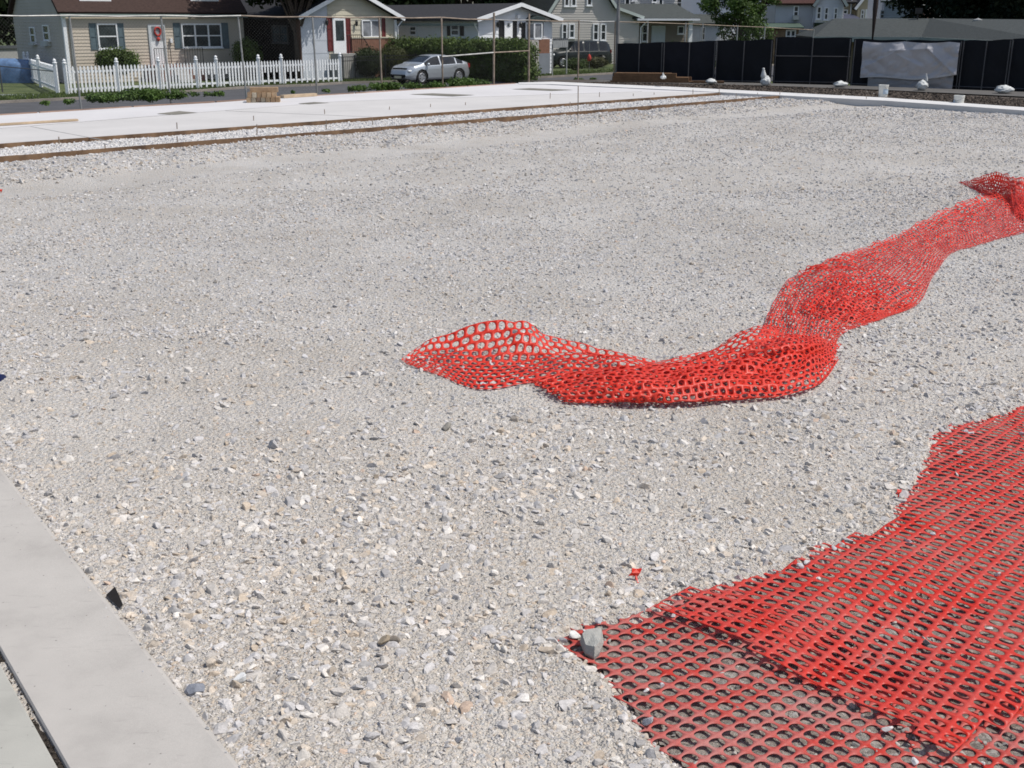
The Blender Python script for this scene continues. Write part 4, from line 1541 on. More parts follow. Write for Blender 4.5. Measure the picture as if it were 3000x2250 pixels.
bush('shrub', 'dark rounded shrub nearer the door of the cream house', p @ Vector((q0, -1.6, .1)), (.95, .9, .78), 8000, .055, leaf_mat('shrub_leaves', (.030, .045, .014), .5, 1.5), 43, group='shrubs before the cream house')
q0 = h.F(1148, 150, -1.6)[0]
bush('shrub', 'olive rounded shrub at the right corner of the cream house', p @ Vector((q0, -1.6, .1)), (1.05, .95, .80), 8000, .055, leaf_mat('olive_leaves', (.055, .065, .018), .5, 1.5), 44, group='shrubs before the cream house')

# --- white ranch house
h = House('white_ranch_house', 'white ranch house with black shutters, arched bow window and dark low roof', 1401, 64, 45)
wx = h.F(1617, 90)[0]
ze = h.F(1401, 56)[1]
dp = 12.0
zr = h.F(1513, 17)[1]
sl_ = (zr - ze) / (wx / 2)
RW = M('white_siding', (.74, .75, .77), .6, .04, 1)
h.siding('front_wall', RW, lambda z: (0, wx) if z < ze else ((z - ze) / sl_, wx - (z - ze) / sl_), 0, zr - .03, lap=.2)
h.siding('side_wall', RW, lambda z: (0, dp), 0, ze, side=True, lap=.2)
MB().box(.03, wx - .02, .06, dp, 0, ze).prism([(0.02, .06, ze + .01), (wx - .02, .06, ze + .01), (wx / 2, .06, zr - .03)], (0, dp - .1, 0)).build('wall_core', RW, h.e)
h.slab_roof('roof', RD, [[(-.45, -.4, ze - .45 * sl_ + .14), (-.45, dp + .3, ze - .45 * sl_ + .14), (wx / 2, dp + .3, zr + .14), (wx / 2, -.4, zr + .14)],
                         [(wx + .45, -.4, ze - .45 * sl_ + .14), (wx + .45, dp + .3, ze - .45 * sl_ + .14), (wx / 2 + .004, dp + .3, zr + .14), (wx / 2 + .004, -.4, zr + .14)]])
fascia(h, WHITE, ((-.45, -.43, ze - .45 * sl_ + .06), (wx / 2, -.43, zr + .06)), ((wx + .45, -.435, ze - .45 * sl_ + .06), (wx / 2, -.435, zr + .06)))
MB().box(-.6, -.46, -.35, dp, ze - .35, ze - .22).build('gutter', M('green_gutter', (.16, .20, .18), .5, .1, 2), h.e)
MB().tube([(-.52, -.3, ze - .35), (-.1, -.12, ze - .7), (-.06, -.08, .1)], .04, 6).build('downspout', WHITE, h.e)
h.window(1203, 77, 1222, 103, side=True, fw=.05)
h.window(1323, 71, 1348, 105, side=True, cols=1)
h.panel('shutter', BLACKP, 1311, 72, 1322, 105, side=True, grooves=2)
h.panel('shutter', BLACKP, 1349, 71, 1360, 105, side=True, grooves=2)
d_ = h.panel('door', WHITE, 1476, 64, 1499, 118, d1=.07)
x_, z_ = h.F(1487.5, 72)
mb = MB()
for i in range(5):
    a_ = pi * (i + .5) / 5
    mb.beam((x_, -.085, z_ - .1), (x_ + .16 * cos(a_), -.085, z_ - .1 + .2 * sin(a_)), .05, .01)
mb.build('fanlight', GLASS, d_)
h.panel('shutter', BLACKP, 1461, 60, 1475, 118, grooves=3)
h.panel('shutter', BLACKP, 1500, 60, 1513, 118, grooves=3)
h.panel('shutter', BLACKP, 1527, 66, 1537, 113, grooves=2)
h.panel('shutter', BLACKP, 1582, 66, 1590, 112, grooves=2)
u0, u1, z0, z1 = h.rect(1540, 68, 1580, 113)
um, wd = (u0 + u1) / 2, (u1 - u0) / 2
mb = MB()
ins = MB()
bowp = [(u0, -.03), (u0 + wd * .45, -.42), (u1 - wd * .45, -.42), (u1, -.03)]
for (xa, ya), (xb, yb) in zip(bowp[:-1], bowp[1:]):
    for zz in (z0, z1):
        mb.beam((xa, ya, zz), (xb, yb, zz), .06, .1)
    ins.add([(xa, ya + .01, z0), (xb, yb + .01, z0), (xb, yb + .01, z1), (xa, ya + .01, z1)], [(0, 1, 2, 3)])
for xa, ya in bowp:
    mb.beam((xa, ya, z0), (xa, ya, z1), .08, .08)
bw = mb.build('bow_window', WHITE, h.e)
ins.build('pane', GLASSP, bw)
mb = MB()
for i in range(8):
    a0, a1 = pi * i / 8, pi * (i + 1) / 8
    z_a, z_b = z1 + .06 + .32 * sin(a0), z1 + .06 + .32 * sin(a1)
    mb.add([(um - wd * 1.05 * cos(a0), -.5, z_a), (um - wd * 1.05 * cos(a1), -.5, z_b), (um - wd * 1.05 * cos(a1), -.03, z_b + .05), (um - wd * 1.05 * cos(a0), -.03, z_a + .05)], [(0, 1, 2, 3)])
    mb.add([(um, -.5, z1 + .06), (um - wd * 1.05 * cos(a0), -.5, z_a), (um - wd * 1.05 * cos(a1), -.5, z_b)], [(0, 1, 2)])
mb.build('awning', M('dark_awning', (.035, .05, .05), .7, .2, 4), bw)
for q in ((1454, 72), (1521, 73)):
    x_, z_ = h.F(*q)
    MB().lathe([(.02, -.16), (.08, -.1), (.09, .08), (.03, .16), (0, .2)], 8, (x_, -.14, z_)).build('wall_lantern', BLACKP, h.e)
x_, z_ = h.F(1514, 48)
MB().box(x_ - .12, x_ + .12, -.2, -.02, z_ - .1, z_ + .08).build('flood_light', WHITE, h.e)
u0, u1, z0, z1 = h.rect(1500, 115, 1607, 157)
MB().box(u0, u1, -.10, -.026, z0, z1).build('brick_wainscot', brick, h.e)
MB().box(u0, u1, -.13, -.026, 0, z0 - .003).build('foundation', M('blue_grey_foundation', (.20, .22, .25), .9, .1, 2), h.e)
u0, u1, z0, z1 = h.rect(1568, 111, 1612, 138)
mb = MB()
for i in range(8):
    a_ = u0 + (u1 - u0) * i / 8
    mb.box(a_ + .01, a_ + (u1 - u0) / 8 - .01, -1.4, -1.36, z0, z1 - .06).lathe([(0.0, .0), (.08, .0)], 8, (a_ + .09, -1.38, z1))
    mb.tube([(a_ + (u1 - u0) / 16, -1.4, z1 - .07), (a_ + (u1 - u0) / 16, -1.36, z1 - .07)], (u1 - u0) / 17, 10)
mb.box(u0, u1, -1.35, -1.30, z0 + .1, z0 + .2)
mb.box(u0, u0 + .06, -1.35, -1.29, 0, z0 + .1).box(u1 - .06, u1, -1.35, -1.29, 0, z0 + .1)
mb.build('porch_screen', M('grey_boards', (.30, .31, .31), .8, .15, 3), h.e)
fz = h.F(1487, 118)[1]
MB().box(h.F(1455, 118)[0], h.F(1530, 118)[0], -1.3, -.11, 0, fz).build('stoop', CONC, h.e)
ranch = h

# --- grey gambrel house
h = House('grey_gambrel_house', 'grey gambrel house with paired windows and a low-roofed garage wing', 1603, 84, 20)
GREY = M('grey_siding', (.52, .49, .45), .75, .05, 1)
RGR = roof_mat('grey_green_shingles', (.055, .062, .060))
xr = h.F(1873, 60)[0]
zl = h.F(1600, 46)[1]
zk, xk = h.F(1796, 23)[1], h.F(1796, 23)[0]
xt0, xt1 = h.F(1645, 0)[0], h.F(1775, 0)[0]
zt = h.F(1700, -62)[1]
z0_ = h.F(1700, 0)[1]


def gam(z):
    if z < zl:
        return (0, xr) if z < h.F(1873, 50)[1] else (0, xr - (z - h.F(1873, 50)[1]) / max(.01, zl - h.F(1873, 50)[1]) * .4)
    t_ = (z - zl) / (z0_ - zl)
    l_ = 0 + t_ * (h.F(1632, 0)[0])
    zz = h.F(1873, 50)[1]
    if z < zk:
        r_ = xr + (z - zz) / (zk - zz) * (xk - xr)
    else:
        r_ = xk + (z - zk) / (z0_ - zk) * (h.F(1783, 0)[0] - xk)
    return (l_, max(l_, r_))


h.siding('front_wall', GREY, gam, 0, zt, lap=.17)
MB().box(.1, xr - .1, .06, 9, 0, zl).build('wall_core', GREY, h.e)
xl_t, xr_t = gam(zt - .01)
gz = h.F(1873, 50)[1]
xm = (xl_t + xr_t) / 2
h.slab_roof('roof', RGR, [[(-.25, -.35, zl - .1), (-.25, 9.3, zl - .1), (xl_t - .1, 9.3, zt + .05), (xl_t - .1, -.35, zt + .05)],
                          [(xr + .2, -.35, gz), (xr + .2, 9.3, gz), (xk + .12, 9.3, zk + .05), (xk + .12, -.35, zk + .05)],
                          [(xk + .12, -.35, zk + .056), (xk + .12, 9.3, zk + .056), (xr_t + .1, 9.3, zt + .05), (xr_t + .1, -.35, zt + .05)],
                          [(xl_t - .1, -.35, zt + .056), (xl_t - .1, 9.3, zt + .056), (xm, 9.3, zt + 1), (xm, -.35, zt + 1)],
                          [(xr_t + .1, -.35, zt + .056), (xr_t + .1, 9.3, zt + .056), (xm + .004, 9.3, zt + 1), (xm + .004, -.35, zt + 1)]], .12)
fascia(h, M('pale_green_trim', (.45, .50, .47), .6, .1, 2), ((-.25, -.38, zl - .15), (xl_t - .1, -.38, zt)), ((xr + .2, -.38, gz - .05), (xk + .12, -.385, zk)), ((xk + .12, -.38, zk), (xr_t + .1, -.385, zt)))
for q in ((1645, 69, 1661, 120), (1666, 69, 1683, 112), (1736, 69, 1753, 119), (1758, 69, 1775, 119), (1652, -28, 1667, 19), (1672, -28, 1688, 19), (1718, -28, 1734, 17)):
    h.window(*q, fw=.09)
# garage wing
yb = 1.2
xg1 = h.F(2025, 90, yb)[0]
TAUPE = M('taupe_wall', (.20, .17, .14), .85, .1, 1)
ze2 = h.F(1950, 51)[1]
h.siding('garage_wall', TAUPE, lambda z: (xr - .1, xg1), 0, ze2, off=yb, lap=.2)
MB().box(xr - .05, xg1, yb + .06, 8, 0, ze2).build('garage_core', TAUPE, h.e)
xe = h.F(2043, 52)[0]
h.slab_roof('garage_roof', RGR, [[(xr - .5, -.4, ze2 - .05), (xe, -.4, ze2 - .05), (h.F(1977, 26, 4)[0], 4, ze2 + 1.0), (xr - 1.6, 4, ze2 + 1.0)],
                                 [(xe, -.4, ze2 - .046), (xe, 8.4, ze2 - .046), (h.F(1977, 26, 4)[0] + .004, 4.4, ze2 + 1.0), (h.F(1977, 26, 4)[0] + .004, 4, ze2 + 1.0)]], .15)
MB().box(xr - .4, xe - .05, -.53, -.41, ze2 - .22, ze2 - .08).build('gutter', OFFW, h.e)
MB().tube([(xr + .5, -.45, ze2 - .2), (xr + .1, -.1, ze2 - .7), (xr + .1, -.1, .1)], .05, 6).build('downspout', WHITE, h.e)
MB().box(h.F(2015, 90)[0], h.F(2025, 90)[0], -.2, 0, 0, ze2 - .2).build('corner_post', WHITE, h.e)
d_ = h.panel('garage_door', M('pale_blue_door', (.50, .54, .58), .5, .06, 2), 1908, 75, 1948, 125, d1=.06, off=yb, grooves=4)
h.window(1880, 72, 1896, 122, fw=.07, off=yb)
h.window(1984, 76, 2003, 100, fw=.08, off=yb, rows=1)
# upper rear wall with window units
yu = 5.0
us, ue, uz0, uz1 = h.rect(1800, -45, 1985, 30, off=yu)
h.siding('upper_wall', M('pale_grey_siding', (.50, .49, .47), .75, .05, 1), lambda z: (us, ue), uz0, uz1, off=yu)
MB().box(us, ue, yu + .06, yu + 3.5, uz0, uz1).build('upper_core', GREY, h.e)
h.slab_roof('upper_roof', RGR, [[(us - .3, yu - .4, uz1), (ue + .3, yu - .4, uz1), (ue + .3, yu + 4, uz1 + 1.6), (us - .3, yu + 4, uz1 + 1.6)]])
for q in ((1829, -24, 1845, 15), (1850, -24, 1866, 4), (1909, -24, 1925, 8), (1928, -24, 1942, 20)):
    h.window(*q, off=yu, fw=.08)
for q in ((1851, 4, 1865, 17), (1910, 8, 1924, 20)):
    u0, u1, z0, z1 = h.rect(*q, off=yu)
    MB().box(u0, u1, yu - .5, yu - .03, z0, z1).build('air_conditioner', M('ac_grey', (.45, .46, .45), .6, .1, 3), h.e)
gamb = h

# --- white clapboard house behind the tree
h = House('white_clapboard_house', 'tall white clapboard house partly hidden behind the leafy tree', 1978, 96, 5)
xw = h.F(2290, 60)[0]
zt = h.F(2100, -70)[1]
h.siding('front_wall', RW, lambda z: (0, xw), 0, zt, lap=.2)
MB().box(0, xw, .06, 9, 0, zt).build('wall_core', RW, h.e)
h.slab_roof('roof', RD, [[(-.4, -.4, zt), (xw + .4, -.4, zt), (xw + .4, 4.5, zt + 3), (-.4, 4.5, zt + 3)], [(-.4, 9.4, zt), (xw + .4, 9.4, zt), (xw + .4, 4.504, zt + 3), (-.4, 4.504, zt + 3)]])
h.window(1979, -20, 1998, 36, fw=.09)
x0_, x1_, z0_, z1_ = h.rect(2010, 68, 2110, 130, off=-3)
MB().box(x0_, x1_, -3, -.05, 0, z1_).build('rear_addition', OFFW, h.e)
h.slab_roof('addition_roof', RGR, [[(x0_ - .3, -3.3, z1_), (x1_ + .3, -3.3, z1_), (x1_ + .3, -.05, z1_ + .7), (x0_ - .3, -.05, z1_ + .7)]])
h.window(2052, 78, 2066, 118, off=-3, fw=.08)

# --- pale blue house with bay
h = House('pale_blue_house', 'pale blue house with brown roof and a three-window bay', 2268, 86, -6)
PB = M('pale_blue_siding', (.50, .505, .53), .7, .05, 1)
xw = h.F(2470, 60)[0]
ze = h.F(2330, 9)[1]
h.siding('front_wall', PB, lambda z: (0, xw), 0, ze, lap=.2)
MB().box(0, xw, .06, 8, 0, ze).build('wall_core', PB, h.e)
RBR = roof_mat('red_brown_shingles', (.065, .032, .027))
h.slab_roof('roof', RBR, [[(-.3, -.35, ze - .02), (xw, -.35, ze - .02), (xw, 4, ze + 2.6), (-.3, 4, ze + 2.6)], [(-.3, 8.35, ze - .02), (xw, 8.35, ze - .02), (xw, 4.004, ze + 2.6), (-.3, 4.004, ze + 2.6)]])
h.window(2324, 17, 2340, 51, fw=.08)
u0, u1, z0, z1 = h.rect(2321, 45, 2338, 58)
MB().box(u0, u1, -.5, -.1, z0, z1).build('air_conditioner', M('ac_grey', (.45, .46, .45), .6, .1, 3), h.e)
MB().tube([(h.F(2382, 50)[0], -.08, 0), (h.F(2382, 50)[0], -.08, ze - .2)], .05, 6).build('downspout', OFFW, h.e)
yb = -1.0
b0_, b1_ = h.F(2389, 40, yb)[0], h.F(2470, 40, yb)[0]
zb0, zb1 = h.F(2430, 66, yb)[1], h.F(2430, 8, yb)[1]
BW = M('white_blue_boards', (.66, .67, .70), .7, .05, 1)
h.siding('bay_wall', BW, lambda z: (b0_, b1_) if z < zb1 else (b0_ + (z - zb1) / 1.5, b1_ - (z - zb1) / 1.5), zb0, zb1 + (b1_ - b0_) / 2 * 1.5, off=yb, lap=.2)
MB().box(b0_ + .02, b1_ - .02, yb + .06, -.03, zb0, zb1).build('bay_core', BW, h.e)
zp = zb1 + (b1_ - b0_) / 2 * 1.5
xm = (b0_ + b1_) / 2
h.slab_roof('bay_roof', RBR, [[(b0_ - .2, yb - .3, zb1 - .2), (b0_ - .2, 2.5, zb1 - .2), (xm, 2.5, zp + .1), (xm, yb - .3, zp + .1)], [(b1_ + .2, yb - .3, zb1 - .2), (b1_ + .2, 2.5, zb1 - .2), (xm + .004, 2.5, zp + .1), (xm + .004, yb - .3, zp + .1)]])
fascia(h, M('pale_green_trim', (.45, .50, .47), .6, .1, 2), ((b0_ - .2, yb - .33, zb1 - .25), (xm, yb - .33, zp + .05)), ((b1_ + .2, yb - .33, zb1 - .25), (xm, yb - .335, zp + .05)))
MB().prism([(b0_, yb, zb0), (b1_, yb, zb0), (b1_, -.03, zb0 - .9), (b0_, -.03, zb0 - .9)], (0, 0, -.05)).build('bay_skirt', M('dark_green_skirt', (.04, .065, .055), .7, .2, 3), h.e)
for q in ((2392, 19, 2406, 57), (2414, 21, 2427, 59), (2442, 22, 2454, 57)):
    h.window(*q, off=yb, fw=.08)
x0_, x1_, z0_, z1_ = h.rect(2250, 80, 2340, 130, off=-2.5)
MB().box(x0_, x1_, -2.4, -.05, 0, z1_).build('porch_wall', M('brown_boards', (.22, .15, .09), .85, .3, 4), h.e)
h.slab_roof('porch_roof', M('green_porch_roof', (.06, .09, .07), .8, .2, 4), [[(x0_ - .2, -2.9, z1_), (x1_ + .3, -2.9, z1_), (x1_ + .3, -.03, z1_ + .3), (x0_ - .2, -.03, z1_ + .3)]], .1)
h.window(2301, 87, 2331, 125, off=-2.4, cols=2, fw=.1)

# --- tan house
h = House('tan_house', 'tan gabled house behind the utility pole', 2462, 94, 0)
TAN = M('tan_siding', (.52, .44, .31), .75, .05, 1)
OLV = M('olive_tan_siding', (.34, .29, .20), .75, .05, 1)
x1_, x2_, x3_ = h.F(2512, 30)[0], h.F(2582, 30)[0], h.F(2547, 30)[0]
zg = h.F(2540, 12)[1]
h.siding('low_wall', OLV, lambda z: (0, x1_), 0, h.F(2490, 6)[1], off=.6)
h.siding('front_wall', TAN, lambda z: (x1_, x2_) if z < zg else (x1_ + (z - zg) / 1.3, x2_ - (z - zg) / 1.3), 0, zg + (x2_ - x1_) / 2 * 1.3 - .05)
MB().box(.05, x1_, .7, 8, 0, h.F(2490, 6)[1]).box(x1_ + .02, x2_, .06, 8, 0, zg).build('wall_core', OLV, h.e)
zp = zg + (x2_ - x1_) / 2 * 1.3
xm = (x1_ + x2_) / 2
h.slab_roof('roof', RD, [[(x1_ - .3, -.4, zg - .35), (x1_ - .3, 8, zg - .35), (xm, 8, zp + .1), (xm, -.4, zp + .1)], [(x2_ + .3, -.4, zg - .35), (x2_ + .3, 8, zg - .35), (xm + .004, 8, zp + .1), (xm + .004, -.4, zp + .1)],
                         [(-.4, .2, h.F(2490, 6)[1]), (x1_, .2, h.F(2490, 6)[1]), (x1_, 5, h.F(2490, 6)[1] + 2.5), (-.4, 5, h.F(2490, 6)[1] + 2.5)]])
fascia(h, WHITE, ((x1_ - .3, -.43, zg - .4), (xm, -.43, zp + .05)), ((x2_ + .3, -.43, zg - .4), (xm, -.435, zp + .05)))
h.window(2521, 28, 2531, 56, fw=.07)
h.panel('door', WHITE, 2534, 27, 2546, 58, d1=.08)
h.window(2466, 28, 2483, 42, off=.6, rows=1, fw=.08)
x0_, x9_, z0_, z1_ = h.rect(2462, 41, 2519, 56, off=-1)
h.slab_roof('awning', M('navy_awning', (.05, .055, .085), .6, .2, 3), [[(x0_, -1.6, z0_), (x9_, -1.6, z0_), (x9_ - .3, -.03, z1_), (x0_ + .3, -.03, z1_)]], .08)
MB().tube([(h.F(2498, 20)[0], .5, 0), (h.F(2499, 20)[0], .5, zg + 1)], .05, 6).build('downspout', WHITE, h.e)

# --- blue-grey house
h = House('blue_grey_house', 'blue-grey clapboard house with a bright white right side', 2583, 84, -14)
BG = M('blue_grey_siding', (.30, .34, .40), .7, .06, 1)
xw = h.F(2690, 30)[0]
zt = h.F(2640, 2)[1]
h.siding('front_wall', BG, lambda z: (0, xw), 0, zt)
MB().box(0, xw, .06, 5, 0, zt + .02).build('wall_core', BG, h.e)
h.slab_roof('roof', roof_mat('slate_roof', (.12, .14, .16)), [[(-.3, -.35, zt), (xw + .2, -.35, zt), (xw + .2, 3.5, zt + 2.4), (-.3, 3.5, zt + 2.4)]])
h.window(2579, 30, 2591, 54, fw=.05, frame=BG, glass=GLASS)
mb = MB()
hh = House('white_sided_house', 'white clapboard house wing beside dark evergreens at the right', 2691, 83.5, 30)
xw2 = hh.F(2790, 30)[0]
zt2 = hh.F(2720, -30)[1]
hh.siding('front_wall', RW, lambda z: (0, xw2), 0, zt2, lap=.2)
MB().box(.02, xw2, .06, 5, 0, zt2).build('wall_core', RW, hh.e)
hh.slab_roof('roof', RD, [[(-.3, -.35, zt2), (xw2 + .3, -.35, zt2), (xw2 + .3, 3, zt2 + 2), (-.3, 3, zt2 + 2)]])
hh.window(2693, 29, 2706, 52, fw=.05, frame=M('brown_frames', (.16, .10, .09), .7, .2, 3), cols=2)
hh.window(2714, 31, 2729, 52, fw=.05, frame=M('brown_frames', (.16, .10, .09), .7, .2, 3), cols=2)

# --- low green-roofed L building
Cn = D(2700, 101, 57)
Le = D(2384, 100, 59)
Re = D(3000, 113, 43.5)
zE = 1.68
t = thing('low_green_roof_building', 'low long building with grey-green hip roof behind the dark screens', 'building', (Cn.x, Cn.y, ZS))
GR = roof_mat('grey_green_roof', (.048, .054, .053))
ez = zE - ZS
Lx, Ly = Le.x - Cn.x, Le.y - Cn.y
Rx, Ry = Re.x - Cn.x - .3, Re.y - Cn.y
RV = D(2690, 54, 61.5)
rvx, rvy, rvz = RV.x - Cn.x + .6, RV.y - Cn.y, RV.z - ZS
LV = D(2445, 58, 62.5)
lvx, lvy = LV.x - Cn.x, LV.y - Cn.y
h = House.__new__(House)
h.e = t
h.slab_roof('roof', GR, [[(Lx, Ly, ez), (0, 0, ez), (rvx, rvy, rvz), (lvx, lvy, rvz)], [(0.004, 0, ez), (Rx, Ry - 5, ez), (Rx + 4.2, Ry - 5, rvz - .15), (rvx + .004, rvy, rvz)],
                         [(Lx, Ly, ez), (lvx, lvy, rvz), (Lx + 1.0, Ly + 8, ez)]], .12)
mb = MB()
mb.beam((Lx, Ly - .03, ez - .1), (-.03, -.03, ez - .1), .06, .24).beam((-.035, -.06, ez - .1), (Rx - .03, Ry - 5, ez - .1), .06, .24)
mb.build('fascia', M('grey_fascia', (.30, .33, .31), .7, .1, 2), t)
mb = MB()
mb.prism([(Lx + .5, Ly + .8, 0), (.8, .8, 0), (Rx + .9, Ry - 5, 0), (Rx + 7, Ry - 5, 0), (8, 7, 0), (Lx + 2, 7.5, 0)], (0, 0, ez - .1))
mb.build('wall', M('tan_wall', (.24, .19, .13), .9, .15, 1), t)
vp = D(2864, 66, 55)
MB().lathe([(.10, -.5), (.10, .0), (.22, .02), (.22, .12), (0, .2)], 10, (vp.x - Cn.x, vp.y - Cn.y, vp.z - ZS)).build('roof_vent', STEEL, t)
fp = D(2689, 40, 61.4)
mb = MB().tube([(fp.x - Cn.x, fp.y - Cn.y, rvz - .1), (fp.x - Cn.x, fp.y - Cn.y, fp.z - ZS)], .04, 6).box(fp.x - Cn.x - .12, fp.x - Cn.x + .2, fp.y - Cn.y - .1, fp.y - Cn.y + .1, fp.z - ZS, fp.z - ZS + .28)
mb.build('roof_lamp', BLACKP, t)

# ---------------------------------------------------------------- trees and hedges
bx_, by_ = D(872, 150, 62.2).x, 62.2
tree('large dark shade tree overhanging the left half of the cream gable', (bx_, by_, ZS), 2.6, (bx_ - .1, by_ + .6, 5.3), (3.2, 2.6, 2.3), 46, 1.1, 36000, .13, LDARK, 51, tr=.22)
for i, (px, Yb, rx, zc, lab) in enumerate(((-40, 72, 6, 4.6, 'dark tree mass left of the beige house gable'), (1180, 88, 6, 8, 'dark green tree behind the left part of the ranch roof'),
                                           (1360, 90, 6, 8, 'dark green tree behind the middle of the ranch roof'), (1560, 98, 7, 8, 'dark tree behind the ranch gable peak and gambrel house'),
                                           (1000, 84, 6, 8, 'dark tree behind the cream house ridge'), (760, 82, 7, 8, 'dark tree behind the roof gap left of the cream house'))):
    p = D(px, 100, Yb)
    tree(lab, (p.x, p.y, ZS), 2.2, (p.x, p.y, zc), (rx, 4.5, zc * .95), 40, 2.1, 20000, .24, LDARK if i != 2 else leaf_mat('wood_green', (.030, .050, .016), .5, .7), 60 + i, group='trees behind the houses')
for i, (px, Yb, rx, lab) in enumerate(((2800, 74, 4.2, 'dark evergreen tree beside the white house wing'), (2900, 70, 4.2, 'dark evergreen tree above the roof vent'), (3010, 66, 4.6, 'dark evergreen tree at the right picture edge'), (3150, 70, 5, 'dark evergreen tree outside the right picture edge'))):
    p = D(px, 100, Yb)
    tree(lab, (p.x, p.y, ZS), 1.5, (p.x, p.y, 5.0), (rx, 4, 4.6), 36, 1.5, 20000, .17, LEVER, 70 + i, name='evergreen_tree', group='dark evergreens at the right')
p = D(2165, 130, 66)
tree('leafy green tree in front of the white clapboard house', (p.x, p.y, ZS), 1.6, (p.x + .1, p.y, 3.1), (2.1, 1.9, 2.5), 42, .62, 15000, .085, LMID, 81, tr=.14)
p = D(1980, 125, 70)
bush('rounded_bush', 'light green bush in front of the grey garage wing', (p.x, p.y, ZS + .6), (.62, .6, .62), 5000, .055, LMID, 82)


def hedge(label, pts, hgt, wid, n, seed):
    t = thing('hedge', label, 'hedge', (pts[0].x, pts[0].y, ZS))
    bl = []
    g = np.random.default_rng(seed)
    for a_, b_ in zip(pts[:-1], pts[1:]):
        m_ = max(2, int((b_ - a_).length / .5))
        for i in range(m_):
            q_ = a_.lerp(b_, i / m_) - pts[0]
            for zz in (.28, .72):
                bl.append((q_.x + g.normal(0, .06), q_.y + g.normal(0, .06), hgt * zz, wid * .55, wid * .55, hgt * .30))
    V_, F_ = leaves(bl, n, .075, seed, .55)
    np_mesh('foliage', V_, F_, LHEDGE, t)
    mb = MB()
    for bq in bl[::4]:
        mb.tube([(bq[0], bq[1], -.1), (bq[0] + .1, bq[1], hgt * .8)], [.05, .02], 5)
    mb.build('stem', BARK, t)
    return t


h0, h1, h2_ = P(1150, 222, ZS), P(1420, 214, ZS), P(1530, 224, ZS)
h0 = D(1165, 200, 66)
h1 = D(1450, 200, 60.8)
h2_ = D(1556, 215, 57.2)
for v_ in (h0, h1, h2_):
    v_.z = ZS
hedge('tall clipped green hedge in front of the white ranch house', [h0, h1, h2_], 2.1, 1.25, 42000, 91)

# weeds along the fence, verge grass
g = np.random.default_rng(17)
wl = []
fence_px = [(-60, 316), (236, 301), (500, 287), (722, 277), (929, 272), (1119, 262), (1297, 257), (1446, 252), (1549, 246), (1693, 240), (1798, 236)]
FP = [P(px, py, .0) for px, py in fence_px]
clumps = [(300, 1.0), (335, .7), (380, .9), (430, 1.4), (470, .8), (520, .9), (575, .5), (620, .6), (1020, .6), (1120, 1.1), (1150, .9), (1200, .8), (1262, .9), (1330, 1.5), (1425, .9), (1700, .5), (1760, .5), (860, .3), (960, .4), (1060, .7), (1240, .5), (1370, .6), (200, .5), (100, .4)]
fx = np.array([q[0] for q in fence_px])
for px, sc in clumps:
    i = int(np.clip(np.searchsorted(fx, px) - 1, 0, len(FP) - 2))
    t_ = (px - fx[i]) / (fx[i + 1] - fx[i])
    p = FP[i].lerp(FP[i + 1], float(t_)) + Vector((g.normal(0, .1), .25 + g.normal(0, .1), 0))
    for _ in range(5):
        wl.append((p.x + g.normal(0, .28 * sc), p.y + g.normal(0, .2), .08 * sc + .02, .26 * sc, .22 * sc, .15 * sc))
V_, F_ = leaves(wl, 15000, .05, 5, .2)
V_[:, 2] = np.maximum(V_[:, 2], -.1)
tag(np_mesh('weeds', V_, F_, leaf_mat('weed_leaves', (.075, .13, .03), .4, 3)), 'green weeds growing along the foot of the tall chain-link fence', 'weeds', kind='stuff')
n = 26000
fe = np.array([list(p) for p in far_edge])
t_ = g.uniform(0, len(fe) - 1.001, n)
i_ = t_.astype(int)
fr = (t_ - i_)[:, None]
base = fe[i_] * (1 - fr) + fe[i_ + 1] * fr
off = g.uniform(.1, 4.2, n)[:, None]
base = base + off * np.array([[-.68, .73, 0]])
hgt = g.uniform(.05, .16, n)[:, None]
dd = g.normal(size=(n, 3)) * .04
dd[:, 2] = 0
sd_ = np.stack([g.normal(size=n), g.normal(size=n), np.zeros(n)], -1)
sd_ /= np.linalg.norm(sd_, axis=1)[:, None]
V_ = np.stack([base - sd_ * .03, base + sd_ * .03, base + dd + np.array([[0, 0, 1]]) * hgt], 1).reshape(-1, 3)
tag(np_mesh('grass', V_, np.arange(n * 3).reshape(n, 3), leaf_mat('grass_blades', (.085, .12, .035), .5, .6)), 'rough mown grass on the verge across the street', 'grass', kind='stuff')
for i, (px, py, r_) in enumerate(((1605, 178, .8), (1685, 205, .9), (1745, 200, .9), (1540, 182, .7), (1770, 190, .6))):
    p = P(px, py, ZS)
    bush('low_shrub', ('small shrub left of the low wire fence', 'low shrub on the lawn below the parked dark car', 'low shrub on the lawn beside the fence gate post', 'small shrub beside the hedge end', 'small dry shrub at the wire fence end')[i],
         (p.x, p.y, ZS), (r_, r_ * .7, r_ * .42), 1800, .06, leaf_mat('low_shrub%d' % i, ((.05, .075, .03), (.06, .09, .03), (.09, .09, .045), (.04, .06, .03), (.10, .10, .06))[i], .5, 2), 200 + i, group='low shrubs on the lawn')


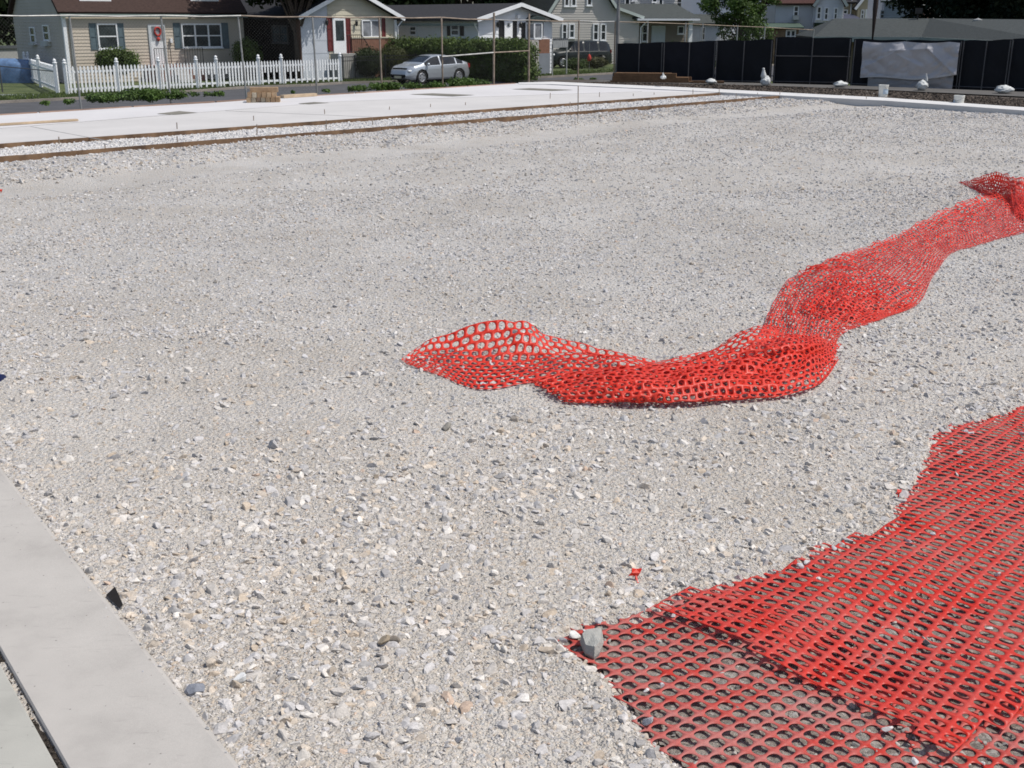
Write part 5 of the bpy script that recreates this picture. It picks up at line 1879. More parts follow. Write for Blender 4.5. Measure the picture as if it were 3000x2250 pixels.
# ---------------------------------------------------------------- fences
def chain_link(a, b, z0, z1, pitch=.08, w=.0024):
    """two families of diagonal wires between a and b"""
    a, b = Vector(a), Vector(b)
    L_ = (b - a).length
    d = (b - a).normalized()
    nrm = Vector((d.y, -d.x, 0))
    hgt = z1 - z0
    mb = MB()
    k = -hgt
    while k < L_:
        for sgn, o_ in ((1, .003), (-1, -.003)):
            x0, x1 = k, k + hgt
            za, zb = (z0, z1) if sgn > 0 else (z1, z0)
            t0, t1 = max(0, (0 - x0) / hgt), min(1, (L_ - x0) / hgt)
            if t1 - t0 > .01:
                p0 = a + d * (x0 + hgt * t0) + nrm * o_
                p1 = a + d * (x0 + hgt * t1) + nrm * o_
                p0.z, p1.z = za + (zb - za) * t0, za + (zb - za) * t1
                up = Vector((0, 0, w)) * 1.4
                mb.add([p0 - up / 2, p1 - up / 2, p1 + up / 2, p0 + up / 2], [(0, 1, 2, 3)])
        k += pitch * 1.414
    return mb


WIRE = M('chain_wire', (.14, .14, .135), .5, .2, 2, metal=.4)
tops = [43, 45, 45.5, 46, 49, 50, 51, 57, 59, 61, 63]
root = thing('chain_link_fence', 'tall chain-link fence with rusty pipe posts between the slab and the street', 'fence', FP[1])
inv = Matrix.Translation(root.location).inverted()


def sub(o):
    o.matrix_parent_inverse = inv
    return o


for i, p in enumerate(FP):
    zt = D(fence_px[i][0], tops[i], p.y).z
    FP[i] = Vector((p.x, p.y, zt))
    lean = Vector(((0, .04, .08, .10, .03, .02, 0, -.03, 0, 0, 0)[i], 0, 0))
    top_extra = .25 if i in (7, 8) else .02
    sub(MB().tube([Vector((p.x, p.y, -.3)) + lean * 0, Vector((p.x, p.y, zt + top_extra)) - lean], .042 if i in (7, 8) else .032, 8).build('post', RUST if i > 4 else STEEL, root))
for i in range(len(FP) - 1):
    p, q = FP[i], FP[i + 1]
    mb = MB().tube([p, p.lerp(q, .5) + Vector((0, 0, -.03)), q], .024, 7)
    sub(mb.build('top_rail', RUST if i in (3, 4, 5, 6, 8) else STEEL, root))
    sub(chain_link((p.x, p.y, 0), (q.x, q.y, 0), .02, min(p.z, q.z)).build('wire_mesh', WIRE, root, fix=False))
p5, p6, p7, p8 = FP[6], FP[7], FP[8], FP[9]
z5 = D(1297, 166, p5.y).z
z6 = D(1446, 154, p6.y).z
sub(MB().tube([(p5.x, p5.y - .05, z5), (p6.x, p6.y - .05, z6)], .028, 7).build('brace_rail', STEEL, root))
sub(MB().tube([(p6.x, p6.y - .05, z6), (p7.x, p7.y - .05, z6 + .03)], .024, 7).build('brace_rail', RUST, root))
# tall light pole at the screen corner
p = P(1806, 236, 0)
t = thing('pole', 'tall slim grey steel pole at the left end of the black screens', 'pole', p)
MB().tube([(0, 0, -.3), (0, 0, 9)], [.075, .06], 12).build('shaft', M('weathered_steel', (.22, .22, .22), .6, .3, 2, metal=.3), t)
MB().lathe([(.17, 0), (.17, .3), (.13, .34), (.08, .34)], 12).build('base_collar', ASPH, t)

# second chain-link fence behind the screens
pts = [(1808, 64, 52), (1898, 66, 53), (2009, 70, 54.5), (2059, 72, 55), (2161, 77, 56), (2241, 80, 56.5), (2384, 88, 57.5)]
p0 = D(1898, 66, 53)
root2 = thing('chain_link_fence', 'second wire fence with pale posts rising behind the black screens', 'fence', (p0.x, p0.y, 0))
inv = Matrix.Translation(root2.location).inverted()
Q = [D(*q) for q in pts]
for q in Q:
    sub(MB().tube([(q.x, q.y, ZS), (q.x, q.y, q.z + .05)], .035, 7).build('post', STEEL, root2))
for a_, b_ in zip(Q[:-1], Q[1:]):
    sub(MB().tube([a_, b_], .022, 6).build('top_rail', RUST, root2))
    sub(chain_link((a_.x, a_.y, 0), (b_.x, b_.y, 0), .8, min(a_.z, b_.z)).build('wire_mesh', WIRE, root2, fix=False))
# low wire fence before the dark car
pts = [(1600, 150, 183), (1634, 150, 181), (1707, 149, 183), (1745, 149, 184), (1790, 150, 185)]
Q = [(P(x, yb, ZS), yt) for x, yt, yb in pts]
root3 = thing('wire_fence', 'low grey wire fence in front of the dark parked car', 'fence', Q[1][0])
inv = Matrix.Translation(root3.location).inverted()
Qt = [D(pts[i][0], yt, q.y) for i, (q, yt) in enumerate(Q)]
for a_ in Qt:
    sub(MB().tube([(a_.x, a_.y, ZS - .1), a_ + Vector((0, 0, .06))], .03, 6).build('post', STEEL, root3))
for a_, b_ in zip(Qt[:-1], Qt[1:]):
    sub(MB().tube([a_, b_], .02, 6).build('top_rail', STEEL, root3))
    sub(chain_link((a_.x, a_.y, 0), (b_.x, b_.y, 0), ZS, min(a_.z, b_.z)).build('wire_mesh', WIRE, root3, fix=False))
# low wire fence at the far left
a_, b_ = P(-160, 262, ZS), P(166, 276, ZS)
at_, bt_ = D(-160, 178, a_.y), D(166, 210, b_.y)
root4 = thing('wire_fence', 'low dark wire fence sloping down to the picket corner post', 'fence', b_)
inv = Matrix.Translation(root4.location).inverted()
for q in (at_, at_.lerp(bt_, .5), bt_):
    sub(MB().tube([(q.x, q.y, ZS - .1), q], .03, 6).build('post', M('dark_pipe', (.07, .07, .075), .5, .2, 2), root4))
sub(MB().tube([at_, bt_], .022, 6).build('top_rail', MATS['dark_pipe'], root4))
sub(chain_link((a_.x, a_.y, 0), (b_.x, b_.y, 0), ZS, min(at_.z, bt_.z)).build('wire_mesh', WIRE, root4, fix=False))


# picket fence
def picket_run(root, inv, posts, alt, hp=1.16):
    """posts: world points on the ground"""
    for i, p in enumerate(posts):
        mb = MB().box(p.x - .065, p.x + .065, p.y - .065, p.y + .065, ZS - .1, ZS + 1.26)
        mb.lathe([(.10, 1.262), (.10, 1.30), (.055, 1.32), (.075, 1.38), (.05, 1.43), (0, 1.46)], 10, (p.x, p.y, ZS))
        sub(mb.build('post', WHITE, root))
    for i, (a_, b_) in enumerate(zip(posts[:-1], posts[1:])):
        L_ = (b_ - a_).length
        d = (b_ - a_).normalized()
        nrm = Vector((d.y, -d.x, 0))
        mb = MB()
        for zz in (.22, .92):
            mb.beam(a_ + d * .07 + Vector((0, 0, zz)), b_ - d * .07 + Vector((0, 0, zz)), .035, .09)
        n_ = max(3, int(L_ / .165))
        for k in range(n_):
            c = a_ + d * (.07 + (L_ - .14) * (k + .5) / n_) + nrm * .032
            short = (k % 2 == 1) if alt[i] else (random.random() < .08)
            zb = .62 if short else .06
            w_ = .042
            pr = [c - d * w_ + Vector((0, 0, zb)), c + d * w_ + Vector((0, 0, zb)), c + d * w_ + Vector((0, 0, hp - .07)), c + Vector((0, 0, hp)), c - d * w_ + Vector((0, 0, hp - .07))]
            mb.prism(pr, nrm * .02)
        sub(mb.build('picket_panel', WHITE, root))


pA, pB = P(195, 278, ZS), P(997, 241.5, ZS)


def on_line(px):
    d = ray(px, 200)
    k_ = d.x / d.y
    e = pB - pA
    t_ = (k_ * pA.y - pA.x) / (e.x - k_ * e.y)
    return pA + e * t_


pp_ = [on_line(x) for x in (190, 342, 465, 575, 634, 758, 825, 997)]
rt = thing('picket_fence', 'long white picket fence along the verge before the beige house', 'fence', pp_[0])
inv = Matrix.Translation(rt.location).inverted()
picket_run(rt, inv, pp_, (0, 0, 0, 1, 0, 1, 1))
pc = pp_[0]
rt = thing('picket_fence', 'short white picket return fence running back beside the beige house gable', 'fence', pc + Vector((-.5, .4, 0)))
inv = Matrix.Translation(rt.location).inverted()
q0 = D(170, 270, pc.y + .35)
q0.z = ZS
q1 = P(80, 236, ZS)
q2 = D(205, 200, q1.y + 1.0)
q2.z = ZS
picket_run(rt, inv, [q0, q0.lerp(q1, .5), q1], (0, 0))
picket_run(rt, inv, [q1 + Vector((.15, .1, 0)), q2], (0,))

# black metal bar fence behind the silver car
pts = [P(1004, 238, ZS), P(1042, 236, ZS), P(1130, 232, ZS), P(1220, 228, ZS), P(1374, 221, ZS)]
rt = thing('bar_fence', 'black metal bar fence behind the silver car', 'fence', pts[0])
inv = Matrix.Translation(rt.location).inverted()
for p in pts:
    sub(MB().box(p.x - .035, p.x + .035, p.y - .035, p.y + .035, ZS - .1, ZS + 1.28).build('post', BLACKP, rt))
for a_, b_ in zip(pts[:-1], pts[1:]):
    mb = MB()
    for zz in (.12, 1.0, 1.2):
        mb.beam(a_ + Vector((0, 0, zz)), b_ + Vector((0, 0, zz)), .03, .035)
    n_ = int((b_ - a_).length / .115)
    for k in range(1, n_):
        p = a_.lerp(b_, k / n_)
        mb.tube([p + Vector((0, 0, .04)), p + Vector((0, 0, 1.2))], .010, 4)
    sub(mb.build('bar_panel', BLACKP, rt))

# black screened panels
SCREEN = M('black_screen_fabric', (.006, .007, .010), .85, .25, 1.5)
SCRB = M('navy_screen_fabric', (.007, .008, .013), .85, .25, 1.5)
screens = [(1803, 1939, 241, 244, 128, 124, 1, 'black screened fence panel next to the slim grey pole', 0), (1939, 2092, 244, 246, 124, 120, 1, 'black screened fence panel behind the timber stack end', 1),
           (2092, 2257, 246, 249, 119, 116, 1, 'black screened fence panel left of the double white sandbag', 0), (2262, 2484, 248, 252, 109, 111, 1, 'taller black screened panel with a pipe cross frame', 0),
           (2489, 2640, 256, 259, 114, 118, 0, 'black screened panel left of and behind the grey tarp', 0), (2640, 2806, 259, 264, 118, 118, 0, 'black screened panel hidden behind the grey tarp', 0),
           (2806, 2945, 264, 269, 119, 116, 1, 'black screened panel just right of the grey tarp', 0), (2945, 3110, 269, 276, 114, 112, 0, 'black screened panel at the right picture edge', 0)]
for xa, xb, ya, yb_, ta, tb_, midp, lab, nav in screens:
    a_, b_ = P(xa, ya, .05), P(xb, yb_, .05)
    zta, ztb = D(xa, ta, a_.y).z, D(xb, tb_, b_.y).z
    rt = thing('screen_panel', lab, 'fence panel', a_, 0, 'black screened fence panels')
    inv = Matrix.Translation(rt.location).inverted()
    d = (b_ - a_).normalized()
    nrm = Vector((d.y, -d.x, 0))
    nu_, nv_ = 40, 24
    vs, fs = [], []
    cross = xa == 2262
    for j in range(nv_ + 1):
        for i in range(nu_ + 1):
            u, v = i / nu_, j / nv_
            p = a_.lerp(b_, u)
            z = .02 + v * (zta + (ztb - zta) * u - .02 + .015 * sin(u * 9) * v)
            w_ = .03 * sin(u * 21 + v * 3) * (1 - v) + .05 * sin(v * 5 + u * 2) + .03 * vnoise(u * 8, v * 5, 3)
            p = p - nrm * (.06 + .6 * abs(w_) * (1 - v * v))
            vs.append((p.x, p.y, z))
    for j in range(nv_):
        for i in range(nu_):
            k = j * (nu_ + 1) + i
            fs.append((k, k + 1, k + nu_ + 2, k + nu_ + 1))
    sub(MB().add(vs, fs).build('screen', SCRB if nav else SCREEN, rt, smooth=True))
    mb = MB()
    r_ = .022
    for u in ([0.02, .5, .98] if midp else [.03, .97]):
        p = a_.lerp(b_, u) + nrm * .03
        mb.tube([(p.x, p.y, 0.02), (p.x, p.y, (zta + (ztb - zta) * u) - .03)], r_, 7)
    pa_, pb_ = a_ + nrm * .03, b_ + nrm * .03
    for zz in ((.18, (zta) * .62) if cross else (.18,)):
        mb.tube([(pa_.x, pa_.y, zz), (pb_.x, pb_.y, zz)], r_ * .8, 7)
    sub(mb.build('pipe_frame', M('frame_pipe', (.075, .075, .08), .5, .2, 2, metal=.3), rt))
    mb = MB()
    for u in (.04, .96):
        p = a_.lerp(b_, u)
        mb.beam(p + nrm * .35 + Vector((0, 0, -.02)), p - nrm * .35 + Vector((0, 0, -.02)), .06, .04)
    sub(mb.build('foot', STEEL, rt))

# grey tarp hung over the screens
a_, b_ = P(2516, 256, .05), P(2800, 264, .05)
d = (b_ - a_).normalized()
nrm = Vector((d.y, -d.x, 0))
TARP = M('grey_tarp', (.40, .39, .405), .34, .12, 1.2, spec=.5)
rt = thing('tarp', 'shiny wrinkled grey tarpaulin hung over the black screens', 'tarp', a_.lerp(b_, .5))
inv = Matrix.Translation(rt.location).inverted()
L_ = (b_ - a_).length


def tarp_sheet(v0f, v1f, off, u0, u1, nu_=90, nv_=50):
    vs, fs = [], []
    for j in range(nv_ + 1):
        for i in range(nu_ + 1):
            u, v = u0 + (u1 - u0) * i / nu_, j / nv_
            p = a_.lerp(b_, u)
            zt_ = v1f(u)
            z = v0f(u) + (zt_ - v0f(u)) * v
            zn = z / 2.0
            k1 = .05 * math.exp(-abs((zn - .70) - (u - .38) * .12) * 22) * (1 if .3 < u < .72 else .3)
            k2 = .09 * math.exp(-abs((zn - .72) + (u - .70) * 1.5) * 26) * (1 if .68 < u < 1 else .15)
            k3 = .05 * math.exp(-abs((zn - .62) - (u - .30) * .9) * 24) * (1 if u < .45 else .1)
            k4 = .05 * math.exp(-abs((zn - .62) + (u - .40) * .8) * 24) * (1 if .38 < u < .66 else .1)
            k5 = .05 * sin(u * 25) * max(0, zn - .8) * 3
            b0 = .07 * (float(vnoise(u * 6, zn * 4, 12)) - .5) + .09 * abs(2 * float(vnoise(u * 5 + zn * 3, zn * 3 - u * 2, 14)) - 1) + .05 * abs(2 * float(vnoise(u * 11 - zn * 6, zn * 6 + u * 4, 15)) - 1)
            p = p + nrm * (off + k1 + k2 + k3 + k4 + k5 + b0)
            vs.append((p.x, p.y, z))
    for j in range(nv_):
        for i in range(nu_):
            k = j * (nu_ + 1) + i
            fs.append((k, k + 1, k + nu_ + 2, k + nu_ + 1))
    return MB().add(vs, fs)


ztp = D(2650, 120, a_.y).z
zlo = lambda u: .42 + .10 * max(0, u - .55) / .45 * 1.6 + .04 * sin(u * 7)
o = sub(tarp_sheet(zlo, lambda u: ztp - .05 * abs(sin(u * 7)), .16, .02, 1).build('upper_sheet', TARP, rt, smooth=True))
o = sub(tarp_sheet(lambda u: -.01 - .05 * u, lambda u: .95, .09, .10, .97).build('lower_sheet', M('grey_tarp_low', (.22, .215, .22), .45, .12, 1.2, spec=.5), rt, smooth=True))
mb = MB()
for i in range(30):
    u, w_ = .02 + i / 30 * .98, .02 + (i + 1) / 30 * .98
    p, q = a_.lerp(b_, u) + nrm * .2, a_.lerp(b_, w_) + nrm * .2
    mb.beam((p.x, p.y, zlo(u) + .02), (q.x, q.y, zlo(w_) + .02), .03, .07)
sub(mb.build('hem', M('tarp_hem', (.42, .42, .43), .5, .1, 2), rt))

# ---------------------------------------------------------------- soil strip and path behind the far kerb
strip = [P(1519, 242, .03), P(1900, 252, .03), P(2600, 289, .03), P(3000, 317, .03), P(3300, 341, .03), P(3300, 305, .03), P(3000, 284, .03), P(2600, 266, .03), P(2250, 252, .03), P(1900, 240, .03), P(1700, 238, .03)]
struct(MB().poly([(p.x, p.y, .10) for p in strip]).build('soil_bank', SOIL))
n = 12000
g = np.random.default_rng(9)
ka = np.array([list(p) for p in kerb_far])
t_ = g.uniform(1.2, 4.9, n)
i_ = t_.astype(int)
fr = (t_ - i_)[:, None]
base = ka[i_] * (1 - fr) + ka[i_ + 1] * fr
base = base + g.uniform(.15, 3.6, n)[:, None] * np.array([[.62, .78, 0]])
base[:, 2] = .11
s = g.uniform(.02, .11, n)
tag(stone_points('soil_clods', [(base, g.normal(0, .7, (n, 3)), (s / 2)[:, None] * np.ones((1, 3)), np.array([(.085, .068, .055)]) * g.uniform(.4, 1.5, (n, 1)))]), 'dark earth clods in the bare strip behind the far kerb', 'soil', kind='stuff')
path = [P(1700, 238, .15), P(2100, 246, .15), P(2250, 250, .15), P(2600, 263, .15), P(3000, 282, .15), P(3400, 305, .15), P(3400, 285, .15), P(3000, 268, .15), P(2500, 250, .15), P(2250, 243, .15), P(1800, 232, .15)]
struct(MB().poly([(p.x, p.y, .14) for p in path]).build('path', M('path_asphalt', (.10, .095, .09), .95, .2, 1)))


# buckets
def bucket(p, label, full=True):
    t = thing('bucket', label, 'bucket', p, random.uniform(0, 6), 'white plastic buckets')
    BM = M('bucket_plastic', (.68, .67, .62), .5, .12, 4)
    MB().lathe([(0, .0), (.128, 0), (.132, .02), (.146, .30), (.153, .302), (.153, .315), (.147, .317), (.148, .335), (.156, .337), (.156, .368), (.148, .37), (.144, .36), (.128, .03), (0, .03)], 24).build('body', BM, t, smooth=False)
    lb = [(.1515 * cos(a) * (1 - .0), .1515 * sin(a), z) for z in (.09, .24) for a in np.linspace(0, 1.3, 9)]
    MB().add(lb, [(i, i + 1, i + 10, i + 9) for i in range(8)]).build('paper_patch', M('bucket_print', (.42, .50, .58), .6, .35, 14), t)
    MB().tube([(.15 * cos(a), .15 * sin(a), .33 - .11 * sin((a) * 1.0)) for a in np.linspace(0, pi, 14)], .004, 5).build('handle', STEEL, t)
    return t


bk = bucket(P(2586, 285.5, TOP) + Vector((0, 0, .02)), 'white plastic bucket standing on the far kerb before the grey tarp')
bk.rotation_euler.z = -1.9
b2 = bucket(P(2807, 317, -.01), 'white plastic bucket set against the far kerb at the right')
b2.rotation_euler.z = 2.2


# sandbags
def sandbag(px, py, w, hgt, dep, label, knot=None, z=.16, tilt=0):
    p = P(px, py, z)
    t = thing('sandbag', label, 'sandbag', p, tilt, 'white sandbags at the screen feet')
    bm = bmesh.new()
    bmesh.ops.create_icosphere(bm, subdivisions=4, radius=1)
    for v in bm.verts:
        x, y, zz = v.co
        k = 1 - .25 * max(0, zz)
        nz = float(vnoise(x * 2.3 + px, y * 2.3 + zz * 3, 3)) - .5 + .5 * (float(vnoise(x * 6 + px, y * 6 + zz * 7, 4)) - .5)
        v.co = (x * w / 2 * k * (1 + .35 * nz), y * dep / 2 * k * (1 + .25 * nz), max(-.03, (zz * .55 + .45) * hgt * (1 + .2 * nz)))
    me = bpy.data.meshes.new('bag')
    bm.to_mesh(me)
    bm.free()
    me.polygons.foreach_set('use_smooth', [True] * len(me.polygons))
    me.materials.append(M('sandbag_white', (.54, .55, .54), .7, .12, 8, bump=.5, bscale=14))
    o = bpy.data.objects.new('bag', me)
    COL.objects.link(o)
    o.parent = t
    if knot:
        kx, kz, kr = knot
        prof = [(kr * 1.1, 0), (kr * 1.2, kz * .2), (kr * .75, kz * .55), (kr * .45, kz * .85), (kr * .55, kz * .97), (0, kz)]
        q = MB().lathe(prof, 10).build('tied_neck', MATS['sandbag_white'], t, smooth=True)
        q.location = (kx, 0, hgt * .85)
        q.rotation_euler = (.1, random.uniform(-.2, .25), 0)
    return t


sandbag(1943, 231, .22, .12, .3, 'small white sandbag on top of the timber stack', (0, .12, .04), z=.42)
sandbag(2084, 245, .42, .18, .4, 'flat white sandbag beside the right end of the timber stack')
sandbag(2242, 250, .38, .34, .4, 'upright white sandbag with a second tied bag above it', (-.08, .34, .09))
sandbag(2461, 254, .52, .20, .4, 'wide white sandbag below the cross-framed screen')
sandbag(2700, 263, .40, .34, .4, 'white sandbag tied with a tall neck before the grey tarp', (.14, .26, .04))
sandbag(2939, 272, .60, .24, .45, 'flat grey-white sandbag at the right edge screens')

# timber stack
p0, p1 = P(1798, 246, .05), P(2046, 249, .05)
BROWN = M('old_brown_timber', (.15, .085, .045), .9, .35, 2.5)
dv = (p1 - p0).normalized()
nv = Vector((dv.y, -dv.x, 0))
k = 0
for r_ in range(3):
    for c_ in range(3):
        off = nv * (c_ * .19 - .1) + Vector((0, 0, .08 + r_ * .145))
        e0, e1 = random.uniform(-.1, .1), random.uniform(-.5, .05) - .3 * r_
        o = MB().beam(p0 + off + dv * e0, p1 + off + dv * e1, .18, .14).build('timber_beam', BROWN)
        tag(o, 'long old brown timber in the stack below the left black screens', 'timber', 'brown timbers in the stack')
        k += 1
o = MB().beam(p1 + nv * .4 + Vector((-.2, 0, .12)), p1 + nv * .35 + dv * 1.0 + Vector((0, 0, .12)), .2, .12).build('timber_beam', BROWN)
tag(o, 'short brown timber lying at the right end of the stack by a sandbag', 'timber')

# utility pole
p = D(2555, 125, 54)
t = thing('utility_pole', 'dark brown wooden utility pole behind the grey tarp', 'utility pole', (p.x, p.y, 0))
MB().tube([(0, 0, ZS), (0, 0, 3), (.02, 0, 9)], [.13, .115, .10], 12).build('shaft', M('creosote_wood', (.045, .032, .03), .9, .3, 3, stretch=(6, 6, .5)), t)

# blue covered heap and low wall at far left
p = P(20, 240, ZS)
t = thing('covered_heap', 'lumpy heap under a faded blue cover at the far left', 'covered heap', p)
bm = bmesh.new()
bmesh.ops.create_icosphere(bm, subdivisions=4, radius=1)
for v in bm.verts:
    x, y, z = v.co
    nz = float(vnoise(x * 3 + 5, y * 3 + z * 2, 6)) - .5
    v.co = (np.sign(x) * abs(x) ** .6 * 1.75 * (1 + .1 * nz), np.sign(y) * abs(y) ** .6 * .9, max(-.05, (np.sign(z) * abs(z) ** .5) * 1.15 * (1 + .15 * nz)))
me = bpy.data.meshes.new('blue_cover')
bm.to_mesh(me)
bm.free()
me.polygons.foreach_set('use_smooth', [True] * len(me.polygons))
me.materials.append(M('faded_blue_cover', (.10, .17, .30), .6, .4, 2.5, bump=.5, bscale=6))
o = bpy.data.objects.new('blue_cover', me)
COL.objects.link(o)
o.parent = t
p = D(-150, 175, 66)
q = D(74, 170, 69)
t = thing('low_wall', 'pale grey low wall with dark coping beyond the blue heap', 'wall', (p.x, p.y, ZS))
pz = D(0, 144, 67).z - ZS
dd = q - p
MB().beam((0, 0, pz / 2), (dd.x, dd.y, pz / 2), .25, pz).build('wall_face', M('pale_render', (.38, .38, .37), .9, .1, 1), t)
MB().beam((0, 0, pz + .09), (dd.x, dd.y, pz + .09), .4, .17).build('coping', M('slate_coping', (.09, .10, .11), .8, .2, 2), t)


# ---------------------------------------------------------------- cars
def car(label, loc, rz, L_, Wd, H_, paint, kind='sedan', name='parked_car'):
    """x forward (nose at +L/2), wheels at +-wb/2"""
    t = thing(name, label, 'car', loc, rz)
    if kind == 'sedan':
        top = [(-.50, .62), (-.488, .90), (-.46, 1.04), (-.40, 1.09), (-.37, 1.12), (-.22, 1.38), (-.12, 1.45), (-.02, 1.47), (.06, 1.44), (.13, 1.36), (.25, 1.10), (.29, 1.02), (.40, .92), (.46, .82), (.49, .68), (.50, .50)]
        belt = [(-.5, .62), (-.44, .95), (-.30, 1.00), (0, .96), (.26, .94), (.40, .84), (.5, .5)]
        wb0, wb1, rw = -.285, .295, .325
        gl = (-.355, .27)
    else:
        top = [(-.50, .85), (-.49, 1.2), (-.46, 1.60), (-.41, 1.78), (-.2, 1.83), (.05, 1.81), (.11, 1.75), (.22, 1.25), (.26, 1.16), (.42, 1.08), (.48, .96), (.50, .62)]
        belt = [(-.5, .85), (-.46, 1.12), (0, 1.12), (.23, 1.10), (.42, 1.0), (.5, .62)]
        wb0, wb1, rw = -.29, .31, .37
        gl = (-.485, .245)
    nx = 160
    xs = np.linspace(-.5, .5, nx)
    tp = np.array(top)
    bp_ = np.array(belt)
    zt = np.interp(xs, tp[:, 0], tp[:, 1]) * H_ / max(tp[:, 1])
    kz = H_ / max(tp[:, 1])
    zb = np.minimum(np.interp(xs, bp_[:, 0], bp_[:, 1]) * kz, zt - .005)
    hw = Wd / 2 * (1 - .30 * np.clip((np.abs(xs) - .36) / .14, 0, 1) ** 2.2)
    prof = []
    for i in range(nx):
        w_, a_, b_ = hw[i], zb[i], zt[i]
        low = .22 * kz + .10 * max(0, (abs(xs[i]) - .44) / .06)
        tumble = np.clip((b_ - a_) / .42, 0, 1)
        pts = [(0, low), (w_ * .9, low), (w_ * .97, low + .08), (w_, low + (a_ - low) * .45), (w_ * .995, low + (a_ - low) * .75), (w_ * .965, a_ - .02), (w_ * .95, a_)]
        wr = w_ * (.95 - .23 * tumble)
        for f in (.25, .5, .75):
            pts.append((w_ * .95 + (wr - w_ * .95) * f, a_ + (b_ - .05 * tumble - a_) * f))
        pts += [(wr, b_ - .05 * tumble), (wr * .9, b_ - .018 * tumble), (wr * .6, b_ + .012 * tumble), (0, b_ + .02 * tumble)]
        fine = [pts[0]]
        for k_, (p_, q_) in enumerate(zip(pts[:-1], pts[1:])):
            m__ = (3, 2, 5, 5, 4, 1)[k_] if k_ < 6 else 1
            fine += [(p_[0] + (q_[0] - p_[0]) * w__ / m__, p_[1] + (q_[1] - p_[1]) * w__ / m__) for w__ in range(1, m__ + 1)]
        prof.append(fine)
    m_ = len(prof[0])
    grid = np.zeros((nx, 2 * m_ - 1, 3))
    for i in range(nx):
        full = [(-y, z) for y, z in prof[i][::-1]][:-1] if False else None
        right = [(y, z) for y, z in prof[i]]
        left = [(-y, z) for y, z in prof[i][::-1]]
        ring = left[:-1] + [(0, prof[i][0][1])] + right[1:]
        # order: roof centre (left) ... bottom ... roof centre (right)
        for j, (y, z) in enumerate(ring):
            grid[i, j] = (xs[i] * L_, y, z)
    wx_ = [wb0 * L_, wb1 * L_]
    ra = rw + .06
    body, side, scr = [], [], []
    nj = grid.shape[1]
    for i in range(nx - 1):
        for j in range(nj - 1):
            q = (i, j), (i + 1, j), (i + 1, j + 1), (i, j + 1)
            c = np.mean([grid[a] for a in q], axis=0)
            jj = j if j < m_ - 1 else (2 * m_ - 3 - j)           # 0 = roof centre, grows downward
            xm = (xs[i] + xs[i + 1]) / 2
            if abs(c[1]) > hw[i] * .55 and any((c[0] - w_) ** 2 + (c[2] - rw) ** 2 < ra ** 2 for w_ in wx_):
                continue
            is_glass_band = 3 <= jj <= 6
            slope = abs(zt[i + 1] - zt[i]) / (L_ / nx)
            tall = zt[i] - zb[i] > (.16 if kind == 'sedan' else .3)
            pil = .012
            if is_glass_band and tall and gl[0] < xm < gl[1] and not any(abs(xm - p_) < pil for p_ in ((-.245, .0) if kind == 'sedan' else (-.26, -.02, .12))):
                side.append(q)
            elif jj <= 1 and tall and slope > .22 and (xm > .10 or (xm < -.14 and kind == 'sedan')):
                scr.append(q)
            elif jj <= 2 and kind != 'sedan' and xm < -.46 and zt[i] > 1.25:
                scr.append(q)
            else:
                body.append(q)

    def mk(nm, qs, mat, push=0.0):
        ids, vs, fs = {}, [], []
        for q in qs:
            f = []
            for a in q:
                if a not in ids:
                    ids[a] = len(vs)
                    vs.append(tuple(grid[a]))
                f.append(ids[a])
            fs.append(f)
        return MB().add(vs, fs).build(nm, mat, t, smooth=True)
    mk('body', body, paint)
    mk('side_windows', side, CARGLASS)
    mk('windscreen', scr, CARGLASS)
    MB().box(-L_ * .46, L_ * .46, -Wd * .40, Wd * .40, .20, .60).build('underbody', BLACKP, t)
    TY = M('tyre_rubber', (.018, .018, .019), .8, .2, 10)
    RM = M('alloy_rim', (.55, .56, .58), .3, .1, 6, metal=.7)
    for w_ in wx_:
        for sgn in (-1, 1):
            yo = sgn * (Wd / 2 - .12)
            rot = MB()
            n_ = 28
            prf = [(rw * .62, .085), (rw * .92, .10), (rw, .07), (rw, -.07), (rw * .92, -.10), (rw * .62, -.085)]
            vs = [(r_ * cos(2 * pi * k_ / n_), yy, r_ * sin(2 * pi * k_ / n_)) for r_, yy in prf for k_ in range(n_)]
            fs = [(a * n_ + k_, a * n_ + (k_ + 1) % n_, ((a + 1) % 6) * n_ + (k_ + 1) % n_, ((a + 1) % 6) * n_ + k_) for a in range(6) for k_ in range(n_)]
            wh = rot.add(vs, fs).build('wheel', TY, t, smooth=True)
            wh.location = (w_, yo, rw)
            mb = MB()
            for k_ in range(6):
                a = k_ * pi / 3
                mb.beam((0, sgn * .07, 0), (cos(a) * rw * .6, sgn * .075, sin(a) * rw * .6), .09, .03, (0, 1, 0))
            mb.tube([(0, sgn * .05, 0), (0, sgn * .095, 0)], .07, 10)
            ring = [(rw * .6 * cos(2 * pi * k_ / 24), sgn * .07, rw * .6 * sin(2 * pi * k_ / 24)) for k_ in range(25)]
            mb.tube(ring, .025, 6, False)
            rm = mb.build('rim', RM, wh)
            MB().tube([(0, sgn * .03, 0), (0, sgn * .05, 0)], rw * .58, 20).build('brake_disc', BLACKP, wh)
    HL = glass_mat('headlamp', (.5, .52, .53), .1)
    TLm = glass_mat('tail_lamp', (.30, .02, .02), .15)
    zh = (.66 if kind == 'sedan' else .88) * kz
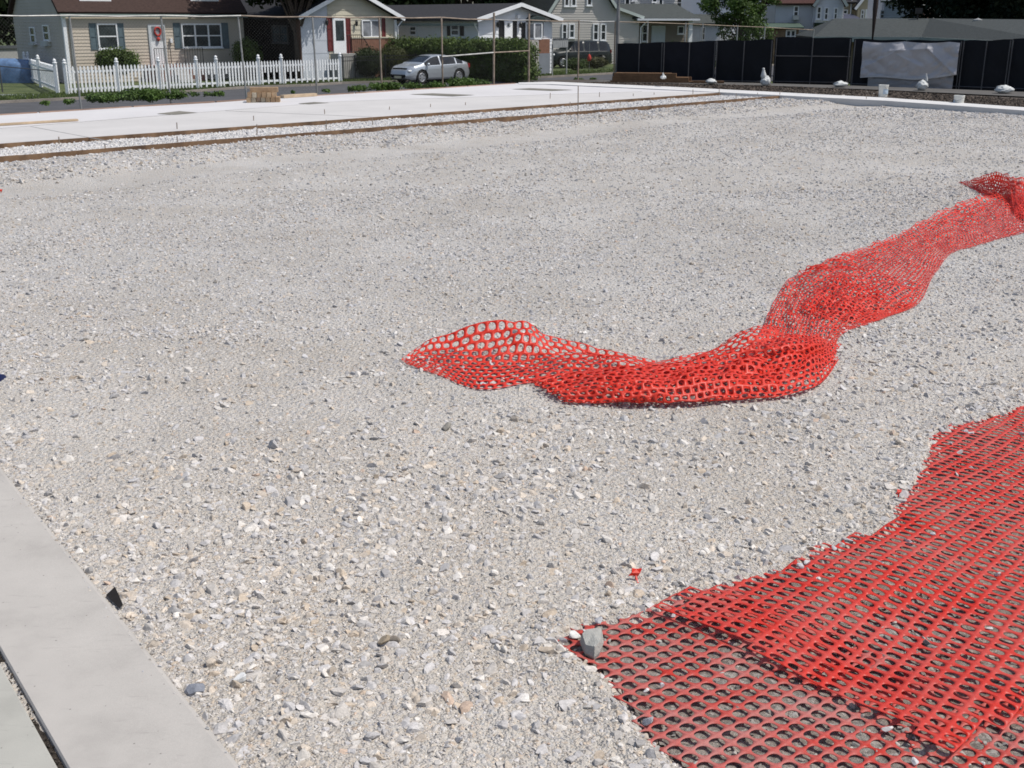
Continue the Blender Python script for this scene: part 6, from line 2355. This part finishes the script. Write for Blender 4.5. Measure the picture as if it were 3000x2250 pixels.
    for sgn in (-1, 1):
        lamp = MB().lathe([(0, -.02), (.06, 0), (.10, .03), (.11, .05), (0, .09)], 12).build('headlight', HL, t, smooth=True)
        lamp.location = (L_ * .455, sgn * Wd * .355, zh)
        lamp.rotation_euler = (0, radians(60), sgn * .6)
        lamp.scale = (1, 1.5, 1)
        tl = MB().box(-.05, .03, -.12, .12, -.1, .1).build('tail_light', TLm, t)
        tl.location = (-L_ * .476, sgn * Wd * .37, (.88 if kind == 'sedan' else 1.1) * kz)
        tl.rotation_euler = (0, 0, -sgn * .45)
        m2 = MB()
        m2.lathe([(0, -.07), (.07, -.05), (.085, .02), (.05, .07), (0, .08)], 10).build('mirror', paint, t, smooth=True).location = (L_ * .215, sgn * (Wd / 2 + .07), (1.0 if kind == 'sedan' else 1.18) * kz)
        for xq in ((.005, -.20) if kind == 'sedan' else (.02, -.2)):
            hd = MB().box(-.1, .1, -.012, .012, -.018, .018).build('door_handle', paint, t)
            hd.location = (L_ * xq - .1, sgn * (Wd / 2 - .005), (.84 if kind == 'sedan' else 1.0) * kz)
    MB().box(L_ * .48, L_ * .497, -.42, .42, .42 * kz, .54 * kz).build('grille', BLACKP, t)
    MB().box(L_ * .498, L_ * .503, -.26, .26, .30 * kz, .42 * kz).build('number_plate', M('cream_plate', (.55, .50, .34), .6, .1, 6), t)
    return t


m, nt, b = new_mat('silver_paint')
geo = N(nt, 'ShaderNodeNewGeometry')
no = N(nt, 'ShaderNodeTexNoise', Scale=400.0, Detail=2.0)
nt.links.new(geo.outputs['Position'], no.inputs['Vector'])
nt.links.new(ramp(nt, no.outputs[0], [(.3, (.42, .45, .48)), (.7, (.54, .57, .60))]), b.inputs['Base Color'])
b.inputs['Metallic'].default_value = .55
b.inputs['Roughness'].default_value = .35
b.inputs['Coat Weight'].default_value = .6
fw, rw_ = P(1202, 241, ZS), P(1320, 236, ZS)
st_dir = Vector((cos(radians(45)), sin(radians(45)), 0))
cc = P(1240, 245, ZS) + Vector((0.3, 1.0, 0))
car('silver sedan parked by the black bar fence', (cc.x, cc.y, ZS), radians(45 + 180), 4.25, 1.70, 1.36, m)
m2, nt, b = new_mat('dark_green_paint')
geo = N(nt, 'ShaderNodeNewGeometry')
no = N(nt, 'ShaderNodeTexNoise', Scale=3.0, Detail=2.0)
nt.links.new(geo.outputs['Position'], no.inputs['Vector'])
nt.links.new(ramp(nt, no.outputs[0], [(.3, (.005, .009, .008)), (.7, (.009, .014, .012))]), b.inputs['Base Color'])
b.inputs['Roughness'].default_value = .4
b.inputs['Coat Weight'].default_value = .15
cc = D(1690, 180, 79)
car('dark green tall car parked before the grey gambrel house', (cc.x, cc.y, ZS), radians(25 + 180), 4.7, 1.8, 1.72, m2, 'suv')
cc = D(1727, 150, 73)
t = thing('lawn_marker', 'small red marker on a thin rod before the dark green car', 'marker', (cc.x, cc.y, ZS))
MB().tube([(0, 0, -.05), (0, 0, 1.7)], .012, 6).build('rod', STEEL, t)
MB().lathe([(0, 0), (.09, .03), (.13, .15), (.10, .32), (.03, .42), (0, .43)], 10, (0, 0, .58)).build('red_reflector', REDB, t, smooth=True)
